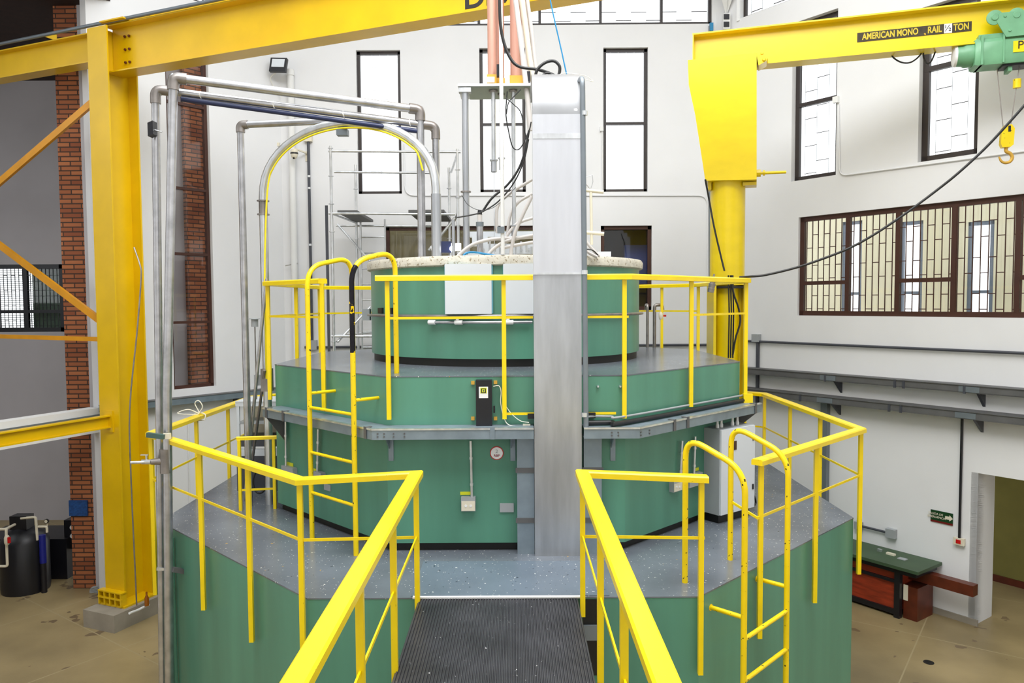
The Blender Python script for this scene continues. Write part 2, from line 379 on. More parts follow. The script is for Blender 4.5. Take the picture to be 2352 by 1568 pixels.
def window(name, P0, d, n, h, mt, fw, mull=(), trans=(), depth=.12, grille=None, gm=None, pane=True, glassback=.1):
    """frame bars, rails and one glazed pane in a wall hole"""
    P0 = V(P0); d = V(d); n = V(n); s0, s1, z0, z1 = h
    def pt(s, z, o=0): q = P0+d*s-n*o; q.z = z; return q
    W = sthing(name, pt((s0+s1)/2, z0, depth))
    m = MB(); o = depth
    for (a, b) in ((pt(s0+fw/2, z0, o), pt(s0+fw/2, z1, o)), (pt(s1-fw/2, z0, o), pt(s1-fw/2, z1, o))): 
        m.box((a+b)/2, (fw, .07, z1-z0), d, n, Z)
    for z in (z0+fw/2, z1-fw/2): m.box(pt((s0+s1)/2, z, o), (s1-s0, .07, fw), d, n, Z)
    m.build('window_frame', mt, W)
    for s in mull: MB().box(pt(s, (z0+z1)/2, o), (fw*.9, .08, z1-z0-2*fw), d, n, Z).build('mullion', mt, W)
    for (z, a, b) in trans: MB().box(pt((a+b)/2, z, o), (b-a-fw*.5, .075, fw*.8), d, n, Z).build('transom', mt, W)
    if pane: MB().box(pt((s0+s1)/2, (z0+z1)/2, o+.05), (s1-s0-fw, .006, z1-z0-fw), d, n, Z).build('pane', M_glass, W)
    if grille:
        sp, hz, r, vr = grille; m = MB(); k = 0; s = s0+fw+sp*.5
        while s < s1-fw:
            m.box(pt(s, (z0+z1)/2, o-.03), (vr, vr, z1-z0-fw), d, n, Z)
            z = z0+fw+(hz/2 if k % 2 else .04)
            while z < z1-fw:
                if s+sp < s1-fw*.6: m.box(pt(s+sp/2, z, o-.03), (sp, r, r), d, n, Z)
                z += hz
            s += sp; k += 1
        m.build('grille', gm or mt, W)
    return W
M_glarebar = mat('glare_pale_grille', (225, 225, 228), .5)  # bars coloured pale to imitate glare washing them out
def grille2(mt): return mt
for i, h in enumerate(hw):
    mz = spos(1436, 281, PB, P0B, dB)[1]
    tr = [] if i == 0 else [(mz, h[0], h[1])]
    window('window_%d' % (i+1), P0B, dB, (0, -1, 0), h, M_dkframe, .065, (), tr, .12, (.165, .46, .008, .004), M_glarebar)
window('window_4', P0B, dB, (0, -1, 0), hlow[0], M_brown, .075, [hlow[0][0]+1.5], [], .1)
window('window_5', P0B, dB, (0, -1, 0), hlow[1], M_brown, .075, [], [(spos(1440, 655, PB, P0B, dB)[1], hlow[1][0], hlow[1][1])], .1)
hz = hrA; window('window_6', CRn, dR, nR, hrA, M_dkframe, .085, (), [(spos(1880, 228, PR, CRn, dR)[1], hz[0], hz[1])], .15, (.24, .5, .010, .004), M_dkframe)
hz = hrB; window('window_7', CRn, dR, nR, hrB, M_dkframe, .10, (), [(spos(2190, 140, PR, CRn, dR)[1], hz[0], hz[1])], .15, (.24, .5, .010, .004), M_dkframe)
sm = [spos(x, 610, PR, CRn, dR)[0] for x in (1942, 2057, 2186, 2333, 2480)]
zt = spos(1890, 649, PR, CRn, dR)[1]
window('window_8', CRn, dR, nR, hrL, M_brown, .085, sm, [(zt, hrL[0], sm[0]), (zt, sm[1], sm[2]), (zt, sm[3], sm[4])], .09, (.115, .56, .014, .013), M_brown)
zt = [spos(440, y, PL, CLn, dL)[1] for y in (433, 583, 740, 240)]
window('window_9', CLn, dL, nL, hl, M_brown, .06, [], [(z, hl[0], hl[1]) for z in zt], .12)
window('window_10', P0B, dB, (0, -1, 0), clere, M_dkframe, .06, [clere[0]+x for x in (1.1, 2.35, 3.6, 4.85, 6.1, 7.35)], [], .1, (.31, .42, .012, .004), M_dkframe)
window('window_11', CRn, dR, nR, hrC, M_dkframe, .05, [], [], .14, (.26, .6, .012, .004), M_dkframe)
window('window_12', CLn, dL, nL, hlC, M_dkframe, .05, [], [], .1, (.16, .5, .02, .016), M_dkframe)
W = window('window_13', (-19, Yf, 0), (1, 0, 0), (0, -1, 0), [wL[0]+19, wL[1]+19, wL[2], wL[3]], M_blackp, .1, [at(58, 680, Yf).x+19], [(at(80, 715, Yf).z, wL[0]+19, wL[1]+19)], .05, (.09, .35, .012, .012), M_blackp)
struct(MB().box(((at(58, 680, Yf).x+at(146, 680, Yf).x)/2, Yf+.3, at(80, 684, Yf).z), (at(146, 680, Yf).x-at(58, 680, Yf).x, .04, 1.7)).build('wall_dark_room_stand_in', M_blind_dark))  # dark green panel stands in for the dark room behind these panes
m = MB(); z = at(30, 758, Yf).z
while z < at(30, 612, Yf).z: m.box((at(28, 680, Yf).x, Yf+.16, z), (.95, .02, .012)); z += .05
m.build('blind_slats', M_blind_dark, W)
for i, h in enumerate((hrC,)):
    m = MB(); q = CRn+dR*(h[0]-.035)+nR*.012; q.z = (h[2]+h[3])/2; m.box(q, (.07, .024, h[3]-h[2]+.08), dR, -nR, Z); struct(m.build('trim_%d' % (i+2), mat('lit_reveal_white%d' % i, (248, 248, 248), .5, var=0)))  # strip whiter than the wall, imitating a reveal that catches the light
# surfaces behind the lower windows
struct(MB().box((at(1060, 600, YB+.42).x, YB+.5, 5.6), (3.9, .03, 2.4)).build('wall_curtain', M_olive))
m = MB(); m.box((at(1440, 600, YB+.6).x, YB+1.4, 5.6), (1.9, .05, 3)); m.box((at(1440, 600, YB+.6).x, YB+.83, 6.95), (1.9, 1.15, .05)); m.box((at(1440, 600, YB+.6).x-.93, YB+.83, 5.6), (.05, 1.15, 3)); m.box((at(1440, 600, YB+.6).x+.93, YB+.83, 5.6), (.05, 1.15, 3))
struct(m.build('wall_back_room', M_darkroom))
tag(MB().box((at(1462, 600, YB+.7).x, YB+.85, at(1462, 600, YB+.8).z-.1), (.5, .2, .9)).build('blue_cabinet', mat('deep_blue', (46, 74, 150), .5)), 'blue cabinet seen dimly through the small brown framed window behind the tank', 'cabinet')
# room behind the long right window
QR = CRn-nR*2.8
lit = []
for (a, b) in ((1934, 1979), (2066, 2119), (2222, 2282)):
    pl = (QR, nR); s_a = (atw(a, 600, pl)-QR).dot(dR); s_b = (atw(b, 600, pl)-QR).dot(dR)
    lit.append([s_a, s_b, 4.4, atw((a+b)/2, 508, pl).z])
m = wall('wall_side_room', QR, dR, nR, 12, 3.6, 7.25, lit, M_cream_wall)
for i, h in enumerate(lit): window('window_%d' % (14+i), QR, dR, nR, h, mat('blue_grey_frame%d' % i, (120, 132, 150), .5), .07, (), [(5.25, h[0], h[1]), (4.65, h[0], h[1])], .05, pane=False)
# passage behind the right door opening
m = MB(); s0 = hrD[0]-1.2
c = CRn+dR*(s0+3)-nR*2.4; c.z = 1.6; m.box(c, (8, .1, 3.2), dR, -nR, Z); struct(m.build('wall_passage', M_mud))
m = MB(); c = CRn+dR*(s0+3)-nR*1.3; c.z = 3.3; m.box(c, (8, 2.2, .1), dR, -nR, Z); struct(m.build('ceiling_passage', M_mud))
m = MB(); c = CRn+dR*(s0+3)-nR*2.33; c.z = .06; m.box(c, (8, .03, .12), dR, -nR, Z); struct(m.build('baseboard_passage', M_darkwood))
m = MB(); c = CRn+dR*(hrD[0]-.05)-nR*.3; c.z = hrD[3]/2; m.box(c, (.1, .6, hrD[3]), dR, -nR, Z); struct(m.build('door_1', M_wall))
m = MB(); c = CRn+dR*(hrD[0]-2.6)+nR*.01; c.z = .05; m.box(c, (5.3, .03, .1), dR, -nR, Z); struct(m.build('baseboard_right', M_foot))
# behind the tall left window: grey wall and a strip of brick
QL = CLn-nL*.9; pl = (QL, nL)
sa = (atw(488, 500, pl)-QL).dot(dL); sb = (atw(426, 500, pl)-QL).dot(dL)
m = MB(); c = QL+dL*((sa+sb)/2-.1)-nL*.02; c.z = 6.3; m.box(c, (sb-sa+.2, .1, 9), dL, -nL, Z); struct(m.build('wall_brick_strip', M_brick))
m = MB(); c = QL+dL*2.35-nL*.3; c.z = 6.3; m.box(c, (2.0, .1, 9), dL, -nL, Z); struct(m.build('wall_grey_strip', M_grey_wall))

# ------------------------------------------------------------ green tank
tank = thing('shielding_tank', 'huge stepped green octagonal tank with a round green drum and grey painted decks', 'tank', (T1[0], T1[1], 0))
MB().prism(octo(A1, S1, T1), 0, Z1-.012).build('lower_tier', M_green, tank)
MB().prism(octo(A1+.004, S1, T1), Z1-.012, Z1).build('lower_deck', M_deck, tank, label='grey painted lower deck with paint flecks')
MB().prism(octo(A2-.05, S2-.02, T2), Z1, Z1+.09).build('black_skirting', M_black, tank)
MB().prism(octo(A2, S2, T2), Z1+.085, Z2-.012).build('middle_tier', M_green, tank)
MB().prism(octo(A2+.004, S2, T2), Z2-.012, Z2).build('middle_deck', M_deck, tank, label='grey painted middle deck')
c = V((DC[0], DC[1], 0))
MB().lathe(c, [(1.76, Z2), (1.76, Z2+.1)], 72).build('black_skirting', M_black, tank)
MB().lathe(c, [(1.79, Z2+.09), (1.79, 5.52)], 96).build('drum', M_green, tank)
MB().lathe(c, [(1.80, 5.515), (1.835, 5.53), (1.84, 5.60), (1.82, 5.635), (1.5, 5.645)], 96).build('concrete_rim', M_conc, tank, label='speckled pale concrete rim')
# plate at the bridge end of the deck and dark opening below the deck edge
xa = atz(945, 1369, Z1).x; xb = atz(1400, 1369, Z1).x
MB().box(((xa+xb)/2, 6.86, Z1+.004), (xb-xa, .88, .008)).build('deck_plate', M_deck2, tank, label='blue grey steel plate')
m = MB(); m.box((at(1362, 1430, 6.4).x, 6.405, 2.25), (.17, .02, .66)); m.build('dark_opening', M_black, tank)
m = MB(); m.box((at(1362, 1430, 6.38).x, 6.38, 2.3), (.16, .02, .13)); m.build('opening_bar', M_grey2, tank)
for (px, py) in ((1373, 887), (1424, 887), (1373, 971), (1424, 971)):
    p = at(px, py, 7.62); MB().lathe(p+V((0, .01, 0)), [(.016, 0), (.014, .03), (.008, .045)], 10, V((0, -1, 0))).build('bolt', M_steel, tank)
# left end green corner fins near pipes
for k in range(3):
    p = V((T1[0]-A1+.10+k*.10, T1[1]-S1-.10-k*.10, 1.25)); MB().cyl((p.x-.012, p.y-.012, 0), (p.x-.012, p.y-.012, 2.5), .012, 8).build('weld_rib', M_green, tank)

# ------------------------------------------------------------ bridge
xl = atz(961, 1374, Z1).x; xr = atz(1327, 1372, Z1).x; MR = mat_ribs()
br = thing('access_bridge', 'walkway bridge leading to the tank, covered in ribbed black rubber', 'walkway', ((xl+xr)/2, 3.5, 0))
m = MB(); nr_ = 58; ww = (xr-xl)/nr_; pf = [(xl, Z1-.024)]
for k in range(nr_): x = xl+k*ww; pf += [(x, Z1-.012), (x+.25*ww, Z1-.012), (x+.42*ww, Z1-.001), (x+.78*ww, Z1-.001), (x+.95*ww, Z1-.012)]
pf += [(xr, Z1-.012), (xr, Z1-.024)]
m.slab([(x, .2, z) for x, z in pf], (0, 6.2, 0)); m.build('rubber_mat', MR, br)
MB().box(((xl+xr)/2, 3.3, Z1-.13), (xr-xl-.02, 6.19, .21)).build('bridge_beam', M_grey2, br)
for x in (xl+.2, xr-.2):
    MB().box((x, .6, Z1/2-.12), (.12, .12, Z1-.25)).build('support_leg', M_grey2, br)
MB().box(((xl+xr)/2, 6.40, Z1+.003), (xr-xl+.1, .03, .014)).build('edge_strip', M_white, br)

# ------------------------------------------------------------ railings
def prof(w, h, c=.012): return [(-w/2, 0), (w/2, 0), (w/2, h-c), (w/2-c, h), (-w/2+c, h), (-w/2, h-c)]
def railing(name, label, top, mids, posts, w=.11, h=.055, pw=.042, group=None, mt=M_yellow, mr=.018, stubs=True):
    t = thing(name, label, 'railing', (sum(p[0] for p in top)/len(top), sum(p[1] for p in top)/len(top), min([q[1] for q in posts]+[9])) if 0 else V(top[0])*0+V((top[0][0], top[0][1], posts[0][2])), group)
    MB().sweep(top, prof(w, h)).build('top_rail', mt, t)
    for mm in mids: MB().sweep(mm, [(-.006, -.012), (.006, -.012), (.006, .012), (-.006, .012)]).build('mid_rail', mt, t)
    for (x, y, z0, z1) in posts:
        MB().box((x, y, (z0+z1)/2), (pw, pw, z1-z0), V((1, 0, 0))).build('post', mt, t, bevel=.004)
    return t
ZR = Z2+1.0
off = .06
O2 = octo(A2+off, (A2+off)*.4247, T2)
def on_seg(a, b, px):   # point on plan segment a-b under pixel column px
    d = ray(px, 690); k = d.x/d.y; ax, ay = a; bx, by = b
    t = (k*ay-ax)/((bx-ax)-k*(by-ay)); return (ax+(bx-ax)*t, ay+(by-ay)*t)
def P3z(p, z): return V((p[0], p[1], z))
zm2 = 4.955
zt_ = ZR-.055
FL, FR, RR, RB, BR, BL, LBk, LL = O2
e0 = on_seg(FL, FR, 864); e1 = on_seg(FL, FR, 1224)
pz = 3.95
p890 = on_seg(FL, FR, 890); p1157 = on_seg(FL, FR, 1157)
railing('guard_railing', 'yellow railing on the front of the middle deck, left of the tall aluminium duct',
        [P3z(e0, zt_), P3z(e1, zt_)], [[P3z(p890, zm2), P3z(e1, zm2)], [P3z(p1157, 4.0), P3z(on_seg(FL, FR, 1232), 4.0)]],
        [(*p890, pz, zt_), (*p1157, pz, zt_)])
f0_ = on_seg(FL, FR, 1344); p1434 = on_seg(FL, FR, 1434); p1586 = on_seg(FR, RR, 1588)
back1 = on_seg(RB, BR, 1468)
railing('guard_railing', 'yellow railing around the right and rear of the middle deck, up to the crane column',
        [P3z(f0_, zt_), P3z(FR, zt_), P3z(RR, zt_), P3z(RB, zt_), P3z(BR, zt_), P3z(BL, zt_), P3z(LBk, zt_), P3z(LL, zt_), P3z(on_seg(FL, LL, 742), zt_)],
        [[P3z(f0_, zm2), P3z(FR, zm2)], [P3z(p1586, zm2), P3z(RR, zm2)], [P3z(RB, zm2), P3z(BR, zm2), P3z(BL, zm2), P3z(LBk, zm2), P3z(LL, zm2), P3z(on_seg(FL, LL, 742), zm2)],
         [P3z(on_seg(FL, FR, 1344), 4.0), P3z(on_seg(FL, FR, 1415), 4.0)]],
        [(*p1434, pz, zt_), (*p1586, pz, zt_), (RR[0], RR[1], 3.7, zt_), (RB[0], RB[1]-.05, Z2-.2, zt_), (*on_seg(RB, BR, 1520), Z2-.2, zt_), (BR[0], BR[1], Z2-.2, zt_), (BL[0], BL[1], Z2-.2, zt_),
         (LBk[0], LBk[1], Z2-.2, zt_), (*on_seg(LBk, LL, 680), Z2-.2, zt_), (LL[0], LL[1], 3.95, zt_), (*on_seg(FL, LL, 740), 3.95, zt_)])
# lower railing
O1 = octo(A1+off, (A1+off)*.4165, T1)
fl, fr, rr, rb, bR, bL, lb, ll = O1
zt1 = 3.645; zl1 = zt1-.05; zm1 = 3.14
xc = at(955, 1090, 6.33).x; xd = at(1338, 1090, 6.33).x
nearL = V((xc, 1.2, zt1)); nearR = V((xd, 1.2, zt1))
ys = 6.34
posts = [(xc+.0, ys, 2.48, zt1)]
for y in (5.12, 4.0, 2.8, 1.6): posts.append((xc, y, 2.42, zt1))
pA = [(fl[0], fl[1], 1.95, zl1+.02), (*on_seg(fl, ll, 560), 1.95, zl1), (*on_seg(fl, ll, 449), 1.95, zl1), (ll[0], ll[1], 1.75, zl1), (*on_seg(ll, lb, 443), 2.3, zl1), (*on_seg(ll, lb, 517), 2.3, zl1), (lb[0], lb[1], 2.3, zl1)]
railing('guard_railing', 'yellow railing running from the left bridge side around the left lower deck',
        [nearL, V((xc, ys, zt1)), P3z(fl, zl1), P3z(ll, zl1), P3z(lb, zl1), P3z((bL[0]-1.2, bL[1]-1.2), zl1)],
        [[V((xc, 1.3, zm1)), V((xc, ys, zm1)), P3z(fl, zm1-.02), P3z(ll, zm1-.04), P3z(lb, zm1-.04)]], posts+pA)
posts = [(xd, ys, 2.46, zt1)]
for y in (5.0, 3.9, 2.75, 1.6): posts.append((xd, y, 2.42, zt1))
e2 = (on_seg(fl, fr, 1622)[0], on_seg(fl, fr, 1622)[1])
railing('guard_railing', 'yellow railing from the right side of the bridge, ending in front of the short ladder',
        [nearR, V((xd, ys, zt1)), V((e2[0]+.02, e2[1], zl1))],
        [[V((xd, 1.3, zm1)), V((xd, ys, zm1)), V((e2[0], e2[1], zm1-.02))]], posts+[(e2[0]-.03, e2[1], 1.95, zl1)])
e3 = on_seg(fr, rr, 1745); 
railing('guard_railing', 'yellow railing around the far right corner of the lower deck',
        [P3z(on_seg(fr, rr, 1742), zl1), P3z(rr, zl1), P3z(rb, zl1), P3z((bR[0]+.9, bR[1]-.9), zl1)],
        [[P3z(e3, zm1-.04), P3z(rr, zm1-.04), P3z(rb, zm1-.04), P3z((bR[0]+.9, bR[1]-.9), zm1-.04)], [V((*atz(1678, 1285, Z1).xy, 3.17)), P3z(e3, 3.1)]],
        [(*on_seg(fr, rr, 1752), 1.95, zl1), (*on_seg(fr, rr, 1880), 1.95, zl1), (rr[0], rr[1], 1.95, zl1), (*on_seg(rr, rb, 1888), 2.3, zl1), (*on_seg(rr, rb, 1818), 2.3, zl1), (rb[0], rb[1], 2.3, zl1)])
# small barrier beside the rack
b0 = atz(553, 1172, Z1); b1 = atz(632, 1168, Z1)
railing('small_barrier', 'short low yellow barrier on the lower deck in front of the grey equipment rack',
        [V((b0.x-.03, b0.y, 3.46)), V((b1.x+.05, b1.y, 3.46))], [[V((b0.x, b0.y, 2.85)), V((b1.x, b1.y, 2.85))]],
        [(b0.x, b0.y, Z1, 3.46), (b1.x, b1.y, Z1, 3.46)], w=.03, h=.045, pw=.035)
MB().box((RR[0]+.02, RR[1]-.03, 3.86), (.11, .07, .26)).build('foot_plate', M_yellow, bpy.data.objects['guard_railing.001'])
# rope tied on the rail
p = P3z(on_seg(ll, lb, 450), zl1)
m = MB(); m.tube(smooth([p+V((.07, .0, -.02)), p+V((.075, .02, .05)), p+V((0, .02, .075)), p+V((-.075, 0, .05)), p+V((-.06, 0, -.02)), p+V((.07, 0, -.02))]), .008, 6)
m.tube(smooth([p+V((0, 0, .07)), p+V((-.12, -.05, .13)), p+V((-.24, -.1, .09)), p+V((-.12, -.05, .065)), p+V((0, 0, .07)), p+V((-.05, 0, .20)), p+V((.0, 0, .24)), p+V((.05, 0, .16)), p+V((0, 0, .07))]), .007, 6)
tag(m.build('rope_bow', M_rope), 'white rope tied in a bow around the left yellow rail', 'rope')

# ------------------------------------------------------------ ladders
tA = atz(717, 1236, Z1); tB = atz(818, 1275, Z1)
uA = atz(812, 845, Z2); uB = atz(911, 857, Z2)
lad = thing('deck_ladder', 'taller yellow ladder with hooped handrails from lower deck to middle deck, black worn right hoop', 'ladder', tA)
ztop = 5.55
for (a, u, k) in ((tA, uA, 0), (tB, uB, 1)):
    h = ztop+(.02 if k else 0)
    mid = (V((a.x, a.y, 0))+V((u.x, u.y, 0)))/2
    pts = fillet([V((a.x, a.y, Z1)), V((a.x, a.y, h-.06)), V((u.x, u.y, h+.07)), V((u.x, u.y, Z2))], .22, 8)
    if k: 
        lo = [q for q in pts if True]
        MB().tube([V((a.x, a.y, Z1)), V((a.x, a.y, 4.62))], .026, 14).build('stringer', M_yelworn, lad)
        MB().tube([V((a.x, a.y, 4.62)), V((a.x, a.y, h-.26))]+pts[2:6], .0262, 14).build('worn_grip', M_bare, lad, label='bare black worn section of hoop')
        MB().tube(pts[5:], .026, 14).build('stringer', M_yelworn, lad)
    else: MB().tube(pts, .026, 14).build('stringer', M_yelworn, lad)
for z in (2.97, 3.33, 3.69): pass
for y in (1140, 1048, 945):
    a = V((tA.x, tA.y, at(715, y-10, tA.y).z)); b = V((tB.x, tB.y, a.z))
    MB().cyl(a, b, .017, 12).build('rung', M_yelworn, lad)
nd = V((-R2, -R2, 0)); PD = (V((T2[0]-A2, T2[1]-S2, 0)), nd)
for (a, py) in ((tA, 903), (tB, 920)):
    z = at(712, py, a.y).z; s = V((a.x, a.y, z)); dist = (s-PD[0]).dot(nd)
    MB().cyl(s, s-nd*dist, .017, 12).build('standoff', M_yelworn, lad)
# right short ladder
sA = atz(1573, 1337, Z1); sB = atz(1677, 1285, Z1)
nr = V((R2, -R2, 0)); PDR = (V((T1[0]+A1, T1[1]-S1, 0)), nr)
lad2 = thing('deck_ladder', 'yellow ladder with sloping hoop handrails climbing the right face of the lower tier', 'ladder', (sB.x, sB.y, 0))
def find_out(s, px):
    best = None
    for i in range(20, 300):
        q = s+nr*(i*.005); v = q-CAMP; k = v.dot(RT)/v.dot(FW)*FPX+1176
        if best is None or abs(k-px) < best[0]: best = (abs(k-px), q)
    return best[1]
oA = find_out(sA, 1709); oB = find_out(sB, 1808)
zA = at(1590, 1013, sA.y).z; zB = at(1690, 986, sB.y).z
for (s, q, zz, py, px) in ((sA, oA, zA, 1098, 1715), (sB, oB, zB, 1062, 1806)):
    zl = at(px, py, q.y).z
    pts = fillet([V((s.x, s.y, Z1)), V((s.x, s.y, zz+.05)), V((q.x, q.y, zl+.06)), V((q.x, q.y, 0))], .2, 8)
    MB().tube(pts, .026, 14).build('stringer', M_yelworn, lad2)
for k, z in enumerate((2.36, 2.0, 1.64, 1.28, .92, .56, .2)):
    zz = at(1760, 1434, (oA.y+oB.y)/2).z-.36*k
    MB().cyl(V((oA.x, oA.y, zz)), V((oB.x, oB.y, zz)), .02, 12).build('rung', M_yelworn, lad2)
for (q, py, px) in ((oA, 1418, 1708), (oB, 1347, 1805)):
    z = at(px, py, q.y).z; s = V((q.x, q.y, z)); dist = (s-PDR[0]).dot(nr)
    MB().cyl(s, s-nr*dist, .02, 12).build('standoff', M_yelworn, lad2)
    MB().cyl(s-nr*(dist-.002)+V((0, 0, 0)), s-nr*dist, .03, 12).build('fixing_foot', M_yelworn, lad2)
# ------------------------------------------------------------ cable tray round the middle tier
zT = 3.885; zB_ = 3.78; ao = A2+.235; OT = octo(ao, ao*.4247, T2); OI = octo(A2+.004, (A2+.004)*.4247, T2)
def tray_part(name, label, outer, inner, loc):
    t = thing(name, label, 'cable tray', loc)
    m = MB()
    n = len(outer)
    vs = [m.bm.verts.new((x, y, zT)) for x, y in outer]+[m.bm.verts.new((x, y, zT)) for x, y in inner]
    vb = [m.bm.verts.new((x, y, zT-.006)) for x, y in outer]+[m.bm.verts.new((x, y, zT-.006)) for x, y in inner]
    for i in range(n-1):
        m.bm.faces.new((vs[i], vs[i+1], vs[n+i+1], vs[n+i])); m.bm.faces.new((vb[n+i], vb[n+i+1], vb[i+1], vb[i]))
    m.build('tray_cover', M_tray, t)
    MB().sweep([P3z(p, zB_) for p in outer], [(-.012, 0), (.012, 0), (.012, .10), (-.012, .10)]).build('side_channel', M_tray, t)
    MB().sweep([P3z(p, zT-.012) for p in outer], [(-.02, 0), (.02, 0), (.02, .016), (-.02, .016)]).build('edge_strip', M_steel, t)
    m = MB()
    for i in range(n-1):
        m.slab([P3z(outer[i], zB_+.004), P3z(outer[i+1], zB_+.004), P3z(inner[i+1], zB_+.004), P3z(inner[i], zB_+.004)], (0, 0, .006))
    m.build('tray_base', M_tray, t)
    return t
oFL, oFR, oRR, oLL = OT[0], OT[1], OT[2], OT[7]; iFL, iFR, iRR, iLL = OI[0], OI[1], OI[2], OI[7]
def lerp(a, b, t): return (a[0]+(b[0]-a[0])*t, a[1]+(b[1]-a[1])*t)
xdl = at(1226, 990, 7.4).x; xdr = at(1341, 990, 7.4).x
tl = tray_part('cable_tray', 'galvanised covered cable tray around the left half of the middle tier', [lerp(oLL, oFL, .10), oFL, (xdl, oFL[1])], [lerp(iLL, iFL, .06), iFL, (xdl, iFL[1])], P3z(oFL, zB_))
tr = tray_part('cable_tray', 'galvanised cable tray around the right half of the middle tier, carrying a hose', [(xdr, oFR[1]), oFR, lerp(oFR, oRR, .99)], [(xdr, iFR[1]), iFR, lerp(iFR, iRR, .97)], P3z(oFR, zB_))
for (t, a, b, fr_) in ((tl, oLL, oFL, (.14, .30, .96)), (tr, oFR, oRR, (.24, .34, .93))):
    for k in fr_:
        q = P3z(lerp(a, b, k), zT); d = (V((b[0], b[1], 0))-V((a[0], a[1], 0))).normalized(); n = d.cross(Z)
        m = MB(); m.box(q+n*.02-Z*.045, (.04, .008, .12), d, n, Z); m.box(q-n*.02+Z*.008, (.035, .07, .006), d, n, Z); m.build('cover_clip', M_darktray, t)
m = MB(); q = at(1131, 990, oFL[1]); m.box((q.x, oFL[1]-.018, zT-.045), (.045, .008, .12)); m.build('cover_clip', M_tray, tl)
for (t, a, b) in ((tl, (760, 0), 0),): pass
for (t, xs) in ((tl, (863, 878, 900, 925)), (tr, (1405, 1420, 1470, 1490))):
    for x in xs:
        for dz in (.03, .06):
            seg = (oFL, oFR) if x < 1437 else (oFR, oRR); q = P3z(on_seg(seg[0], seg[1], x), zB_+dz); nn = V((0, -1, 0)) if x < 1437 else nr
            MB().lathe(q+nn*.012, [(.009, 0), (.008, .008)], 8, nn).build('bolt', M_darktray, t)
for (px0, t, xo) in ((898, tl, 0), (1178, tl, 0), (1408, tr, 0)):
    q = at(px0, 1040, 7.60); m = MB()
    m.box((q.x, 7.61, (zB_+at(px0, 1058, 7.6).z)/2), (.05, .012, zB_-at(px0, 1058, 7.6).z)); m.slab([(q.x-.02, 7.60, zB_), (q.x-.02, 7.40, zB_), (q.x-.02, 7.60, zB_-.13)], (.008, 0, 0))
    m.build('support_bracket', M_tray, t)
q = V((*lerp(oLL, oFL, .12), zB_)); qi = V((*lerp(iLL, iFL, .10), zB_)); dd = V((R2, -R2, 0))*.012
MB().slab([q, qi, qi-Z*.32], dd).build('support_bracket', M_darktray, tl)
q = V((*lerp(oFR, oRR, .95), zB_)); qi = V((*lerp(iFR, iRR, .95), zB_))
MB().slab([q, qi, qi-Z*.22], V((.01, .01, 0))).build('support_bracket', M_darktray, tr)
# hose and cable lying on the right tray
ipts = [V((at(1350, 995, 7.5).x, 7.50, zT+.03)), V((iFR[0]-.15, iFR[1]-.10, zT+.03)), V((iFR[0]+.02, iFR[1]-.07, zT+.03)), V((iRR[0]+.03, iRR[1]-.06, zT+.03))]
tag(MB().tube(smooth(ipts), .024, 10).build('black_hose', M_rubber), 'thick black hose lying on the right cable tray against the green wall', 'hose')
tag(MB().tube(smooth([V((at(1345, 985, 7.55).x, 7.47, zT+.02))]+[p_+V((0, .03, .055)) for p_ in ipts]), .011, 8).build('grey_cable', M_grey), 'thin grey cable running above the black hose along the green wall', 'cable')
# upright channels either side of the duct
for (x0, x1, lab) in ((1188, 1227, 'galvanised upright channel left of the tall aluminium duct'), (1341, 1382, 'galvanised upright channel right of the tall aluminium duct')):
    a = at(x0, 1140, 7.53).x; b = at(x1, 1140, 7.53).x
    t = thing('cable_channel', lab, 'channel', ((a+b)/2, 7.56, Z1))
    MB().box(((a+b)/2, 7.57, (Z1+zB_)/2), (b-a, .09, zB_-Z1)).build('channel', M_tray, t)
    for y in (1080, 1195): MB().box(((a+b)/2, 7.522, at(1200, y, 7.52).z), (b-a+.03, .008, .05)).build('strap', M_darktray, t)
# ------------------------------------------------------------ tall aluminium duct
xa = at(1227, 900, 7.46).x; xb = at(1336, 900, 7.46).x
duct = thing('aluminium_duct', 'tall upright brushed aluminium duct with rounded top in front of the tank', 'duct', ((xa+xb)/2, 7.5, Z1))
zj = at(1280, 628, 7.45).z; za = at(1280, 262, 7.45).z
MB().box(((xa+xb)/2, 7.53, (Z1+zj)/2), (xb-xa, .15, zj-Z1)).build('lower_panel', M_alu, duct, bevel=.004)
MB().box(((xa+xb)/2, 7.525, (zj+za)/2), (xb-xa+.006, .16, za-zj)).build('upper_panel', mat('clean_aluminium', (208, 210, 216), .36, metal=.6, var=.05, scale=2.5, stretch=(4, 4, .6)), duct, bevel=.003)
m = MB(); R_ = .5; n = 12; secs = []
for i in range(n+1):
    t = i/n*math.pi/2; secs.append((7.445+R_-R_*math.cos(t), za+R_*math.sin(t), 7.605+(R_-.16)-(R_-.16)*math.cos(t), za+(R_-.16)*math.sin(t)))
secs.append((8.35, za+R_, 8.35, za+R_-.16))
pv = None
for (yo, zo, yi, zi) in secs:
    r = [m.bm.verts.new(v) for v in ((xa-.003, yo, zo), (xb+.003, yo, zo), (xb+.003, yi, zi), (xa-.003, yi, zi))]
    if pv:
        for k in range(4): m.bm.faces.new((pv[k], pv[(k+1) % 4], r[(k+1) % 4], r[k]))
    else: m.bm.faces.new(r[::-1])
    pv = r
m.bm.faces.new(pv); m.build('curved_top', mat('dull_aluminium', (150, 151, 153), .5, metal=.7, var=.12, spots=[((240, 240, 240), 12, .72)]), duct)
MB().box(((xa+xb)/2, 7.441, zj), (xb-xa+.008, .006, .02)).build('seam_strip', M_steel, duct)
MB().box(((xa+xb)/2, 7.441, at(1280, 312, 7.44).z), (xb-xa, .003, .05)).build('tape_band', M_steel, duct)
